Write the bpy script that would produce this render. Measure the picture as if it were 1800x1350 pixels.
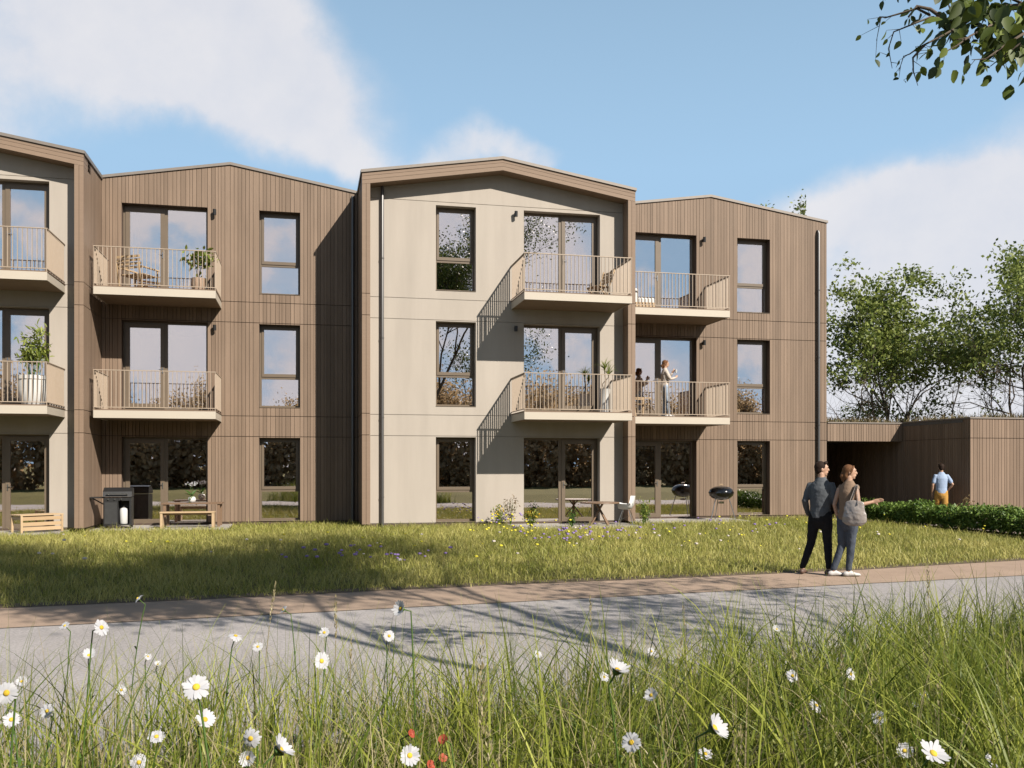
import bpy, math, random
import numpy as np
from mathutils import Vector, Matrix
R = math.radians
random.seed(7)
S = bpy.context.scene
for o in list(bpy.data.objects): bpy.data.objects.remove(o)
COL = S.collection

# ------------------------------------------------------------------ camera
EYE = 1.72; YAW = 12.4
cam = bpy.data.cameras.new('camera'); co = bpy.data.objects.new('camera', cam); COL.objects.link(co)
cam.sensor_width = 36; cam.lens = 32.64; cam.shift_y = 0.0806
cam.clip_start = 0.05; cam.clip_end = 3000
co.location = (0, 0, EYE); co.rotation_euler = (R(90), 0, R(-YAW))
S.camera = co
# ------------------------------------------------------------------ light
SUNV = Vector((-0.585, 1.0, -0.875)).normalized()
EL = math.asin(-SUNV.z); AZ = math.atan2(-SUNV.x, -SUNV.y)
sl = bpy.data.lights.new('sun', 'SUN'); sl.energy = 5.0; sl.angle = R(0.5); sl.color = (1.0, 0.93, 0.83)
so = bpy.data.objects.new('sun', sl); COL.objects.link(so); so.location = (20, -30, 30)
so.rotation_euler = SUNV.to_track_quat('-Z', 'Y').to_euler()
S.view_settings.view_transform = 'Standard'; S.view_settings.look = 'None'
S.view_settings.exposure = 0.95; S.view_settings.gamma = 1.0

def direction(u, v):
    a = math.atan((u-900)/1632.0)
    f, l, z = 1.0, (u-900)/1632.0, -(v-820)/1632.0
    c, s = math.cos(R(YAW)), math.sin(R(YAW))
    return Vector((l*c+f*s, f*c-l*s, z)).normalized()

W = bpy.data.worlds.new('World'); S.world = W; W.use_nodes = True
nt = W.node_tree; N = nt.nodes; L = nt.links; N.clear()
def nd(tree, t, **k):
    n = tree.nodes.new(t)
    for a, b in k.items(): setattr(n, a, b)
    return n
def mth(tree, op, a, b=None, c=None, clamp=False):
    n = nd(tree, 'ShaderNodeMath', operation=op, use_clamp=clamp)
    for i, x in enumerate((a, b, c)):
        if x is None: continue
        if isinstance(x, (int, float)): n.inputs[i].default_value = x
        else: tree.links.new(x, n.inputs[i])
    return n.outputs[0]
sky = nd(nt, 'ShaderNodeTexSky', sky_type='NISHITA', sun_disc=False, sun_elevation=EL, sun_rotation=AZ, air_density=1.3, dust_density=1.2, ozone_density=1.6)
tc = nd(nt, 'ShaderNodeTexCoord')
dirv = tc.outputs['Generated']
nz1 = nd(nt, 'ShaderNodeTexNoise'); nz1.inputs['Scale'].default_value = 3.2; nz1.inputs['Detail'].default_value = 9; nz1.inputs['Roughness'].default_value = 0.55
L.new(dirv, nz1.inputs['Vector'])
nz2 = nd(nt, 'ShaderNodeTexNoise'); nz2.inputs['Scale'].default_value = 9; nz2.inputs['Detail'].default_value = 8; nz2.inputs['Roughness'].default_value = 0.6
L.new(dirv, nz2.inputs['Vector'])
# slow warp of the direction
sub = nd(nt, 'ShaderNodeVectorMath', operation='SUBTRACT'); L.new(nz1.outputs['Color'], sub.inputs[0]); sub.inputs[1].default_value = (.5, .5, .5)
scl = nd(nt, 'ShaderNodeVectorMath', operation='SCALE'); L.new(sub.outputs[0], scl.inputs[0]); scl.inputs['Scale'].default_value = 0.20
wd = nd(nt, 'ShaderNodeVectorMath', operation='ADD'); L.new(dirv, wd.inputs[0]); L.new(scl.outputs[0], wd.inputs[1])
sx = nd(nt, 'ShaderNodeSeparateXYZ'); L.new(dirv, sx.inputs[0])
c_, s_ = math.cos(R(YAW)), math.sin(R(YAW))
blobs = [(430, 110, .17, .09, .95), (540, 200, .14, .065, .8), (330, 60, .17, .08, .8), (250, 170, .12, .05, .5), (70, 60, .18, .10, .5), (-150, 150, .16, .12, .6),
         (620, 285, .07, .03, .5), (885, 270, .075, .03, 1.0), (760, 300, .07, .02, .5), (1700, 350, .16, .05, 1.1), (1560, 420, .15, .06, .9), (1900, 400, .2, .12, 1.0),
         (1600, 620, .35, .10, .8), (1650, 740, .5, .09, 1.0), (-200, 330, .16, .05, .5), (2300, 350, .4, .2, .8)]
acc = None
for (u, v, rx, rz, amp) in blobs:
    d = direction(u, v)
    s1 = nd(nt, 'ShaderNodeVectorMath', operation='SUBTRACT'); L.new(wd.outputs[0], s1.inputs[0]); s1.inputs[1].default_value = d
    s2 = nd(nt, 'ShaderNodeVectorMath', operation='MULTIPLY'); L.new(s1.outputs[0], s2.inputs[0]); s2.inputs[1].default_value = (1.55/rx, 1.55/rx, 1.55/rz)
    ln = nd(nt, 'ShaderNodeVectorMath', operation='LENGTH'); L.new(s2.outputs[0], ln.inputs[0])
    q = mth(nt, 'MULTIPLY', ln.outputs['Value'], ln.outputs['Value'])
    e = mth(nt, 'POWER', 2.71828, mth(nt, 'MULTIPLY', q, -1.0))
    e = mth(nt, 'MULTIPLY', e, amp)
    acc = e if acc is None else mth(nt, 'ADD', acc, e)
back = mth(nt, 'MULTIPLY', mth(nt, 'MULTIPLY_ADD', sx.outputs['Y'], -3.0, 0.2, clamp=True), mth(nt, 'MULTIPLY_ADD', sx.outputs['Z'], -2.2, 1.75, clamp=True))
nback = mth(nt, 'MULTIPLY', mth(nt, 'ADD', mth(nt, 'MULTIPLY_ADD', nz1.outputs['Fac'], 3.4, -1.45, clamp=True), mth(nt, 'MULTIPLY_ADD', nz2.outputs['Fac'], 3.0, -1.25, clamp=True)), back)
acc = mth(nt, 'ADD', acc, nback)
det = mth(nt, 'MULTIPLY_ADD', nz2.outputs['Fac'], 1.5, 0.25)
cl = mth(nt, 'MULTIPLY', acc, det)
mr = nd(nt, 'ShaderNodeMapRange', interpolation_type='SMOOTHSTEP'); L.new(cl, mr.inputs['Value'])
mr.inputs['From Min'].default_value = 0.16; mr.inputs['From Max'].default_value = 0.85
mr.inputs['To Max'].default_value = 0.82
wash = nd(nt, 'ShaderNodeMix', data_type='RGBA'); L.new(mth(nt, 'MULTIPLY_ADD', sx.outputs['Z'], -1.5, 1.45, clamp=True), wash.inputs['Factor'])
dim = nd(nt, 'ShaderNodeVectorMath', operation='SCALE'); L.new(sky.outputs[0], dim.inputs[0]); dim.inputs['Scale'].default_value = 0.6
L.new(dim.outputs[0], wash.inputs['A']); wash.inputs['B'].default_value = (3.95, 6.15, 8.6, 1)
mx = nd(nt, 'ShaderNodeMix', data_type='RGBA'); L.new(mr.outputs[0], mx.inputs['Factor'])
L.new(wash.outputs['Result'], mx.inputs['A']); cc = nd(nt, 'ShaderNodeMix', data_type='RGBA'); cc.inputs['A'].default_value = (7.7, 7.7, 8.3, 1); cc.inputs['B'].default_value = (9.2, 8.8, 8.8, 1)
L.new(mth(nt, 'MULTIPLY_ADD', nz2.outputs['Fac'], 2.6, -.7, clamp=True), cc.inputs['Factor']); L.new(cc.outputs['Result'], mx.inputs['B'])
bg = nd(nt, 'ShaderNodeBackground'); bg.inputs['Strength'].default_value = 0.05
L.new(mx.outputs['Result'], bg.inputs['Color'])
L.new(bg.outputs[0], nd(nt, 'ShaderNodeOutputWorld').inputs['Surface'])

# ------------------------------------------------------------------ materials
MC = {}; KA = .60      # albedo level that goes with the exposure above
def material(name, c1, c2=None, rough=0.6, nscale=(8, 8, 8), namt=0.5, tone=False, bump=0.0, bscale=60, metal=0.0, spec=0.4, transl=0.0, detail=4, coat=0, macro=0, mscale=(.5, .5, .5)):
    if name in MC: return MC[name]
    m = bpy.data.materials.new(name); m.use_nodes = True; t = m.node_tree; t.nodes.clear()
    out = nd(t, 'ShaderNodeOutputMaterial'); p = nd(t, 'ShaderNodeBsdfPrincipled')
    p.inputs['Roughness'].default_value = rough; p.inputs['Metallic'].default_value = metal; p.inputs['Specular IOR Level'].default_value = spec
    if coat: p.inputs['Coat Weight'].default_value = coat
    c2 = c2 or c1; c1 = tuple(q*KA for q in c1); c2 = tuple(q*KA for q in c2)
    tx = nd(t, 'ShaderNodeTexCoord'); mp = nd(t, 'ShaderNodeMapping'); mp.inputs['Scale'].default_value = nscale
    t.links.new(tx.outputs['Object'], mp.inputs['Vector'])
    nz = nd(t, 'ShaderNodeTexNoise'); nz.inputs['Scale'].default_value = 1.0; nz.inputs['Detail'].default_value = detail
    t.links.new(mp.outputs[0], nz.inputs['Vector'])
    f = mth(t, 'MULTIPLY_ADD', nz.outputs['Fac'], 2.2*namt, 0.5-1.1*namt, clamp=True)
    if tone:
        at = nd(t, 'ShaderNodeAttribute', attribute_name='tone')
        f = mth(t, 'ADD', mth(t, 'MULTIPLY', at.outputs['Fac'], 1.0-namt*0.5), mth(t, 'MULTIPLY', mth(t, 'SUBTRACT', f, .5), 0.8), clamp=True)
    mi = nd(t, 'ShaderNodeMix', data_type='RGBA'); t.links.new(f, mi.inputs['Factor'])
    mi.inputs['A'].default_value = (*c1, 1); mi.inputs['B'].default_value = (*c2, 1)
    colr = mi.outputs['Result']
    if macro:      # broad weathering: slow change of tone over metres
        m2 = nd(t, 'ShaderNodeMapping'); m2.inputs['Scale'].default_value = mscale; t.links.new(tx.outputs['Object'], m2.inputs['Vector'])
        nm = nd(t, 'ShaderNodeTexNoise'); nm.inputs['Scale'].default_value = 1.0; nm.inputs['Detail'].default_value = 5; nm.inputs['Roughness'].default_value = .65
        t.links.new(m2.outputs[0], nm.inputs['Vector']); k = mth(t, 'MULTIPLY_ADD', mth(t, 'SUBTRACT', nm.outputs['Fac'], .5), macro*4, 1.0)
        vm = nd(t, 'ShaderNodeVectorMath', operation='SCALE'); t.links.new(colr, vm.inputs[0]); t.links.new(k, vm.inputs['Scale']); colr = vm.outputs[0]
    t.links.new(colr, p.inputs['Base Color'])
    if bump:
        b = nd(t, 'ShaderNodeBump'); b.inputs['Strength'].default_value = bump; b.inputs['Distance'].default_value = 0.01
        n2 = nd(t, 'ShaderNodeTexNoise'); n2.inputs['Scale'].default_value = bscale; n2.inputs['Detail'].default_value = 5
        t.links.new(tx.outputs['Object'], n2.inputs['Vector']); t.links.new(n2.outputs['Fac'], b.inputs['Height']); t.links.new(b.outputs[0], p.inputs['Normal'])
    sh = p.outputs[0]
    if transl:
        tr = nd(t, 'ShaderNodeBsdfTranslucent'); t.links.new(mi.outputs['Result'], tr.inputs['Color'])
        ms = nd(t, 'ShaderNodeMixShader'); ms.inputs[0].default_value = transl
        t.links.new(sh, ms.inputs[1]); t.links.new(tr.outputs[0], ms.inputs[2]); sh = ms.outputs[0]
    t.links.new(sh, out.inputs['Surface'])
    MC[name] = m; return m
def glass_mat():
    m = bpy.data.materials.new('window glass'); m.use_nodes = True; t = m.node_tree; t.nodes.clear()
    out = nd(t, 'ShaderNodeOutputMaterial')
    g = nd(t, 'ShaderNodeBsdfGlossy'); g.inputs['Roughness'].default_value = 0.0; g.inputs['Color'].default_value = (1.0, .95, .96, 1)
    tr = nd(t, 'ShaderNodeBsdfTransparent'); tr.inputs['Color'].default_value = (.84, .76, .64, 1)
    fr = nd(t, 'ShaderNodeFresnel'); fr.inputs['IOR'].default_value = 1.5
    f = mth(t, 'MULTIPLY_ADD', fr.outputs[0], 0.5, 0.58, clamp=True)
    tx = nd(t, 'ShaderNodeTexCoord'); nz = nd(t, 'ShaderNodeTexNoise'); nz.inputs['Scale'].default_value = 1.3; nz.inputs['Detail'].default_value = 1
    t.links.new(tx.outputs['Object'], nz.inputs['Vector'])
    b = nd(t, 'ShaderNodeBump'); b.inputs['Strength'].default_value = 0.05; b.inputs['Distance'].default_value = 0.01
    t.links.new(nz.outputs['Fac'], b.inputs['Height']); t.links.new(b.outputs[0], g.inputs['Normal'])
    ms = nd(t, 'ShaderNodeMixShader'); t.links.new(f, ms.inputs[0]); t.links.new(tr.outputs[0], ms.inputs[1]); t.links.new(g.outputs[0], ms.inputs[2])
    t.links.new(ms.outputs[0], out.inputs['Surface']); return m
M_GLASS = glass_mat()
M_WOOD = material('brown cladding', (.225, .157, .109), (.325, .230, .164), rough=.62, nscale=(34, 34, 1.1), namt=.5, tone=True, bump=.25, bscale=30, spec=.25, macro=.13, mscale=(2.2, 2.2, .45))
M_WOODT = material('brown cladding trim', (.26, .18, .125), (.335, .238, .170), rough=.62, nscale=(4, 34, 34), namt=.5, tone=True, spec=.25)
M_BACK = material('cladding batten', (.10, .065, .045), rough=.8)
M_BEIGE = material('beige render panel', (.475, .42, .36), (.565, .50, .43), rough=.8, nscale=(1.6, 1.6, .35), namt=.7, tone=True, bump=.12, bscale=140, spec=.2, macro=.07, mscale=(2.5, 2.5, .3))
M_FRAME = material('bronze window frame', (.165, .125, .085), (.20, .15, .105), rough=.42, nscale=(3, 3, 3), namt=.5, spec=.4)
M_CAP = material('roof edge metal', (.24, .205, .175), (.30, .26, .225), rough=.5, metal=.2)
M_ROOF = material('roof sheet', (.12, .11, .10), (.17, .155, .145), rough=.7, nscale=(2, 2, 2))
M_FASCIA = material('balcony fascia', (.56, .49, .40), (.64, .57, .47), rough=.55, nscale=(1, 1, 4), spec=.35)
M_RAIL = material('railing metal', (.46, .36, .265), (.54, .43, .33), rough=.45, spec=.45)
M_DECK = material('balcony deck', (.20, .135, .09), (.27, .185, .13), rough=.7, nscale=(2, 40, 2), tone=True)
M_PIPE = material('zinc downpipe', (.13, .125, .12), (.19, .185, .18), rough=.35, metal=.5, nscale=(6, 6, 1))
M_BLACK = material('black metal', (.02, .02, .021), (.035, .034, .034), rough=.38, nscale=(9, 9, 9))
M_ROOM = material('interior wall', (.46, .34, .23), (.60, .46, .32), rough=.9, nscale=(.7, .7, .7))
M_CURT = material('curtain', (.42, .37, .30), (.55, .49, .41), rough=.9, nscale=(25, 5, .4))
M_OAK = material('light oak', (.50, .34, .19), (.66, .48, .29), rough=.55, nscale=(3, 30, 30), tone=True)
M_WALNUT = material('brown timber', (.20, .125, .075), (.30, .19, .12), rough=.5, nscale=(3, 30, 30), tone=True)
M_WHITE = material('white ceramic', (.74, .73, .70), (.80, .79, .77), rough=.35, nscale=(5, 5, 5))
M_PLASTIC = material('white plastic', (.76, .75, .73), (.80, .79, .78), rough=.3)
M_STEEL = material('steel', (.5, .5, .5), (.62, .61, .6), rough=.28, metal=1)
M_CONC = material('patio concrete', (.36, .33, .29), (.46, .43, .385), rough=.9, nscale=(5, 5, 5), bump=.3, bscale=90)

# ------------------------------------------------------------------ helpers
class MB:
    def __init__(s): s.v = []; s.f = []; s.t = []
    def add(s, vs, fs, tone=.5):
        b = len(s.v); s.v.extend([tuple(p) for p in vs]); s.t.extend([tone]*len(vs)); s.f.extend([tuple(b+i for i in q) for q in fs]); return s
    def hexa(s, p, tone=.5):   # p: bottom 4 ccw, top 4 ccw
        return s.add(p, [(0, 3, 2, 1), (4, 5, 6, 7), (0, 1, 5, 4), (1, 2, 6, 5), (2, 3, 7, 6), (3, 0, 4, 7)], tone)
    def box(s, x0, x1, y0, y1, z0, z1, tone=.5):
        return s.hexa([(x0, y0, z0), (x1, y0, z0), (x1, y1, z0), (x0, y1, z0), (x0, y0, z1), (x1, y0, z1), (x1, y1, z1), (x0, y1, z1)], tone)
    def bbox(s, x0, x1, y0, y1, z0, z1, b=.006, tone=.5):   # box with bevelled vertical and top edges
        b = min(b, (x1-x0)*.45, (y1-y0)*.45, (z1-z0)*.45)
        o = [(x0+b, y0), (x1-b, y0), (x1, y0+b), (x1, y1-b), (x1-b, y1), (x0+b, y1), (x0, y1-b), (x0, y0+b)]
        i = [(x0+b, y0+b), (x1-b, y0+b), (x1-b, y0+b), (x1-b, y1-b), (x1-b, y1-b), (x0+b, y1-b), (x0+b, y1-b), (x0+b, y0+b)]
        vs = [(x, y, z0) for x, y in o]+[(x, y, z1-b) for x, y in o]+[(x, y, z1) for x, y in i]
        fs = [tuple(range(7, -1, -1)), tuple(range(16, 24))]
        for k in range(8):
            j = (k+1) % 8; fs += [(k, j, 8+j, 8+k), (8+k, 8+j, 16+j, 16+k)]
        return s.add(vs, fs, tone)
    def bar(s, p, q, w, h, up=(0, 0, 1), tone=.5):
        p = Vector(p); q = Vector(q); d = (q-p).normalized(); up = Vector(up)
        if abs(d.dot(up)) > .98: up = Vector((0, 1, 0))
        a = d.cross(up).normalized(); b = a.cross(d).normalized()
        c = [(-w/2, -h/2), (w/2, -h/2), (w/2, h/2), (-w/2, h/2)]
        return s.add([p+a*x+b*y for x, y in c]+[q+a*x+b*y for x, y in c], [(0, 3, 2, 1), (4, 5, 6, 7), (0, 1, 5, 4), (1, 2, 6, 5), (2, 3, 7, 6), (3, 0, 4, 7)], tone)
    def tube(s, pts, rad, n=8, side=None, caps=True, tone=.5):
        # rad: list of r or (rx, ry); rounded ends; side = fixed side vector for elliptical sections
        P = [Vector(p) for p in pts]; Rr = [(r, r) if isinstance(r, (int, float)) else r for r in rad]
        if caps:
            d0 = (P[0]-P[1]).normalized(); d1 = (P[-1]-P[-2]).normalized(); m0 = min(Rr[0]); m1 = min(Rr[-1])
            P = [P[0]+d0*m0, P[0]+d0*m0*.75]+P+[P[-1]+d1*m1*.75, P[-1]+d1*m1]
            sc = lambda r, k: (r[0]*k, r[1]*k)
            Rr = [sc(Rr[0], .12), sc(Rr[0], .66)]+Rr+[sc(Rr[-1], .66), sc(Rr[-1], .12)]
        rings = []; vs = []
        pa = Vector(side).normalized() if side else None
        for i, p in enumerate(P):
            d = (P[min(i+1, len(P)-1)]-P[max(i-1, 0)]).normalized()
            if pa is None:
                pa = d.cross(Vector((0, 0, 1)))
                if pa.length < .1: pa = d.cross(Vector((0, 1, 0)))
            a = (pa-d*pa.dot(d)).normalized(); b = d.cross(a)
            if side is None: pa = a
            for k in range(n):
                t = 2*math.pi*k/n; vs.append(p+a*math.cos(t)*Rr[i][0]+b*math.sin(t)*Rr[i][1])
        fs = []
        for i in range(len(P)-1):
            for k in range(n):
                j = (k+1) % n; fs.append((i*n+k, i*n+j, (i+1)*n+j, (i+1)*n+k))
        fs.append(tuple(range(n-1, -1, -1))); m = (len(P)-1)*n; fs.append(tuple(m+k for k in range(n)))
        return s.add(vs, fs, tone)
    def lathe(s, prof, n=24, c=(0, 0, 0), tone=.5, sx=1, sy=1):
        vs = []; fs = []
        for r, z in prof:
            for k in range(n):
                t = 2*math.pi*k/n; vs.append((c[0]+r*math.cos(t)*sx, c[1]+r*math.sin(t)*sy, c[2]+z))
        for i in range(len(prof)-1):
            for k in range(n):
                j = (k+1) % n; fs.append((i*n+k, i*n+j, (i+1)*n+j, (i+1)*n+k))
        return s.add(vs, fs, tone)
    def ell(s, c, r, n=14, m=9, tone=.5, rot=None):
        vs = []; fs = []; c = Vector(c)
        for i in range(m+1):
            ph = math.pi*min(max(i/m, .02), .98)
            for k in range(n):
                t = 2*math.pi*k/n; q = Vector((r[0]*math.sin(ph)*math.cos(t), r[1]*math.sin(ph)*math.sin(t), -r[2]*math.cos(ph)))
                if rot is not None: q = rot @ q
                vs.append(c+q)
        for i in range(m):
            for k in range(n):
                j = (k+1) % n; fs.append((i*n+k, i*n+j, (i+1)*n+j, (i+1)*n+k))
        fs.append(tuple(range(n-1, -1, -1))); fs.append(tuple(m*n+k for k in range(n)))
        return s.add(vs, fs, tone)
    def build(s, name, m, parent=None, smooth=False, world=False, loc=None):
        me = bpy.data.meshes.new(name); me.from_pydata(s.v, [], s.f); me.materials.append(m)
        a = me.attributes.new('tone', 'FLOAT', 'POINT'); a.data.foreach_set('value', s.t)
        if smooth: me.polygons.foreach_set('use_smooth', [True]*len(me.polygons))
        me.update(); o = bpy.data.objects.new(name, me); COL.objects.link(o)
        if smooth == 'auto':
            me.set_sharp_from_angle(angle=R(40))
        if parent is not None:
            o.parent = parent
            if world: o.location = -Vector(parent.location)
        if loc is not None: o.location = loc
        return o
def np_mesh(name, V, F, tone, m, parent=None, smooth=True):
    V = np.asarray(V, np.float32); F = np.asarray(F, np.int32); k = F.shape[1]
    me = bpy.data.meshes.new(name); me.vertices.add(len(V)); me.vertices.foreach_set('co', V.ravel())
    me.loops.add(F.size); me.loops.foreach_set('vertex_index', F.ravel())
    me.polygons.add(len(F)); me.polygons.foreach_set('loop_start', np.arange(0, F.size, k, dtype=np.int32))
    if smooth: me.polygons.foreach_set('use_smooth', np.ones(len(F), bool))
    me.materials.append(m); a = me.attributes.new('tone', 'FLOAT', 'POINT'); a.data.foreach_set('value', np.asarray(tone, np.float32))
    me.update(calc_edges=True); me.validate()
    o = bpy.data.objects.new(name, me); COL.objects.link(o)
    if parent is not None: o.parent = parent
    return o
def tag(o, label=None, cat=None, group=None, kind=None):
    if label: o['label'] = label
    if cat: o['category'] = cat
    if group: o['group'] = group
    if kind: o['kind'] = kind
    return o
def thing(name, label, cat, loc=(0, 0, 0), rz=0, group=None):
    o = bpy.data.objects.new(name, None); COL.objects.link(o); o.empty_display_size = .2
    o.location = loc; o.rotation_euler = (0, 0, rz); return tag(o, label, cat, group)
def kids(o): return [c for c in bpy.data.objects if c.parent == o]
def copy_tree(o, parent=None, label=None):
    c = o.copy(); COL.objects.link(c)
    if parent is not None: c.parent = parent
    if label: c['label'] = label
    for ch in kids(o): copy_tree(ch, c)
    return c

# ------------------------------------------------------------------ ground
def lawn_edge(x):   # lawn / tan path boundary
    return float(np.interp(x, [-60, -3.64, -1.02, 2.47, 5.65, 8.71, 12.82, 20, 60], [6, 12.3, 12.61, 13.14, 13.45, 13.8, 14.6, 16.2, 26]))
def far_edge(x):    # tan path / road boundary
    return 11.14+.125*x
def near_edge(x):   # road / verge boundary
    return 6.05+.128*x
def gh(x, y):
    e = lawn_edge(x); n = near_edge(x)
    if y > e: return .0+.13*min(1, (y-e)/7)*(1 if x < 15.6 else 0.2)
    if y < n: return .33*min(1, max(0, (n-y)/3.2))**1.2+.02*math.sin(x*3.1+y*2.3)*min(1, (n-y))
    return 0.0
gx = list(np.arange(-14, 24.01, .5)); gx = [-1500, -400, -120, -50, -25]+gx+[30, 45, 80, 200, 500, 1500]
gy = list(np.arange(0, 30.01, .4)); gy = [-1500, -400, -120, -50, -25, -12, -6, -3]+gy+[35, 50, 90, 200, 500, 1500]
M_SOIL = material('meadow soil', (.13, .12, .045), (.22, .20, .07), rough=1, nscale=(1.5, 1.5, 1.5), bump=.5, bscale=25, spec=.1)
vs = [(x, y, gh(x, y)-.012) for y in gy for x in gx]; nx = len(gx)
g = MB(); g.add(vs, [(j*nx+i, j*nx+i+1, (j+1)*nx+i+1, (j+1)*nx+i) for j in range(len(gy)-1) for i in range(nx-1)])
tag(g.build('ground', M_SOIL, smooth=True), kind='structure')
def strip(name, fa, fb, z, m, xs):
    g = MB(); n = len(xs)
    g.add([(x, fa(x), z) for x in xs]+[(x, fb(x), z) for x in xs], [(i, i+1, n+i+1, n+i) for i in range(n-1)])
    return tag(g.build(name, m), kind='structure')
M_ROAD = material('pale gravel asphalt', (.30, .275, .265), (.58, .535, .515), rough=.95, nscale=(38, 38, 38), namt=.75, bump=.8, bscale=70, detail=6, spec=.2, macro=.14, mscale=(.7, .7, .7))
M_PATH = material('tan bound gravel', (.38, .275, .20), (.53, .39, .295), rough=.95, nscale=(60, 60, 60), namt=.6, bump=.5, bscale=110, detail=6, spec=.2, macro=.14, mscale=(1.3, 1.3, 1))
M_PAVE = material('pink paving', (.33, .25, .205), (.43, .335, .285), rough=.9, nscale=(6, 6, 6), bump=.4, bscale=80)
xs = list(np.arange(-60, 61, 1.0)); rs = np.random.RandomState(3)
wob = {x: rs.uniform(-.03, .03) for x in xs}
strip('road', lambda x: near_edge(x)-.25, lambda x: far_edge(x)+.1, .004, M_ROAD, xs)
strip('soil_edge', lambda x: lawn_edge(x)-.07+wob[x]*.8, lambda x: lawn_edge(x)+.3, .017, material('dark soil', (.09, .06, .035), (.2, .15, .09), rough=1, nscale=(20, 20, 20), bump=1, bscale=40), xs)
strip('path', lambda x: far_edge(x)+wob[x]*.7, lambda x: lawn_edge(x)+.12+wob[x], .012, M_PATH, xs)
g = MB(); g.add([(17.15, 15.5, .062), (60, 20, .062), (60, 23.12, .062), (18.45, 23.12, .062), (18.45, 27, .062), (15.95, 27, .062), (15.95, 25.4, .062), (17.15, 25.0, .062)], [(0, 1, 2, 3, 4, 5, 6, 7)])
tag(g.build('entrance_pavement', M_PAVE), kind='structure')
g = MB()
for (a, b, y0, y1) in [(-13.5, -5.75, 23.55, 24.7), (-5.25, -2.0, 24.55, 26.26), (5.25, 8.6, 23.05, 24.7), (8.9, 12.5, 24.75, 26.26)]:
    g.bbox(a, b, y0, y1, -.02, .16, .01)
tag(g.build('patio_slab', M_CONC), kind='structure')

# ------------------------------------------------------------------ apartment building
BY, WY, FY = 26.3, 24.74, 24.3       # brown wall, beige wall, projecting frame
SEAMS = [2.54, 3.10, 5.65, 6.21]
bld = thing('apartment_building', 'long three storey apartment building with brown timber cladding, beige gabled bays and balconies', 'building', (1.8, 26.3, 0))
def topfn(c, hw_l, hw_r, ez, rz):
    return lambda x: (rz-(rz-ez)*(c-x)/hw_l) if x < c else (rz-(rz-ez)*(x-c)/hw_r)
def panels(mb, breaks, y, t, zlo, top, holes, seams, gap, sgap, rnd=None, axis=0):
    """vertical boards between consecutive breaks, cut round the holes and at the seams"""
    allz = sorted(seams)
    for xa, xb in zip(breaks[:-1], breaks[1:]):
        a, b = xa+gap/2, xb-gap/2
        if b-a < .004: continue
        xm = (a+b)/2; tn = rnd.random() if rnd else .5
        ta, tb = top(a), top(b); iv = [(zlo, None)]
        cuts = [(z-sgap/2, z+sgap/2) for z in allz]+[(h[2], h[3]) for h in holes if h[0] < xm < h[1]]
        cuts.sort(); z = zlo; segs = []
        for c0, c1 in cuts:
            if c0 > z: segs.append((z, c0))
            z = max(z, c1)
        segs.append((z, None))
        for z0, z1 in segs:
            e0, e1 = (ta, tb) if z1 is None else (z1, z1)
            if axis == 0: P = [(a, y, z0), (b, y, z0), (b, y+t, z0), (a, y+t, z0), (a, y, e0), (b, y, e1), (b, y+t, e1), (a, y+t, e0)]
            else: P = [(y, a, z0), (y+t, a, z0), (y+t, b, z0), (y, b, z0), (y, a, e0), (y+t, a, e0), (y+t, b, e1), (y, b, e1)]
            mb.hexa(P, tn if not rnd else min(1, max(0, tn+rnd.uniform(-.18, .18))))
def boardbreaks(a, b, holes, extra, rnd, widths=(.075, .10, .10, .13)):
    br = {round(a, 4), round(b, 4)}
    for h in holes:
        for x in h[:2]:
            if a < x < b: br.add(round(x, 4))
    for x in extra: br.add(round(x, 4))
    br = sorted(br); out = [br[0]]
    for p, q in zip(br[:-1], br[1:]):
        x = p
        while q-x > .19:
            x += rnd.choice(widths)
            if q-x < .06: break
            out.append(x)
        out.append(q)
    return out
def floors(x0, x1, z0, h): return [(x0, x1, z0+k*3.11, z0+h+k*3.11) for k in range(3)]
def win_holes(x): return floors(x, x+1.09, .225, 2.285)
def door_holes(x): return floors(x, x+2.18, .125, 2.385)
rr = random.Random(5)
def brown_block(x0, x1, c, ez, rz, holes):
    top = topfn(c, c-(-5.33 if c < 0 else 8.06), x1-c, ez, rz)
    f = MB(); panels(f, boardbreaks(x0, x1, holes, [c], rr), BY, .026, .22, lambda x: top(x)-.02, holes, SEAMS, .009, .016, rr)
    w = f.build('wall', M_WOOD, bld, world=True)
    k = MB(); bs = sorted({x0, x1, c} | {h[0] for h in holes} | {h[1] for h in holes})
    panels(k, bs, BY+.0262, .28, .0, lambda x: top(x)-.05, holes, [], 0, 0)
    k.build('wall_backing', M_BACK, w)
    return top
def roof(x0, c, x1, ya, yb, ez, rz, z_off=0, overhang=.03, lz=None):
    lz = ez if lz is None else lz
    r = MB()
    for (a, za, b, zb) in ((x0-overhang, lz, c, rz), (c, rz, x1+overhang, ez)):
        r.hexa([(a, ya+.05, za), (b, ya+.05, zb), (b, yb, zb), (a, yb, za), (a, ya+.05, za+.05), (b, ya+.05, zb+.05), (b, yb, zb+.05), (a, yb, za+.05)])
    ro = r.build('roof', M_ROOF, bld, world=True)
    e = MB()
    for (a, za, b, zb) in ((x0-overhang, lz, c, rz), (c, rz, x1+overhang, ez)):
        e.hexa([(a, ya-.035, za-.012), (b, ya-.035, zb-.012), (b, ya+.048, zb-.012), (a, ya+.048, za-.012), (a, ya-.035, za+.062), (b, ya-.035, zb+.062), (b, ya+.048, zb+.062), (a, ya+.048, za+.062)])
    if ya < 25:
        for x in (x0-overhang, x1+overhang-.06): e.box(x-.004, x+.064, ya+.0485, yb, lz-.03, lz+.066)
    e.build('roof_edge', M_CAP, ro)
H2 = door_holes(-4.83)+win_holes(-1.3)
H4 = door_holes(9.33)+win_holes(12.85)
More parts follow.
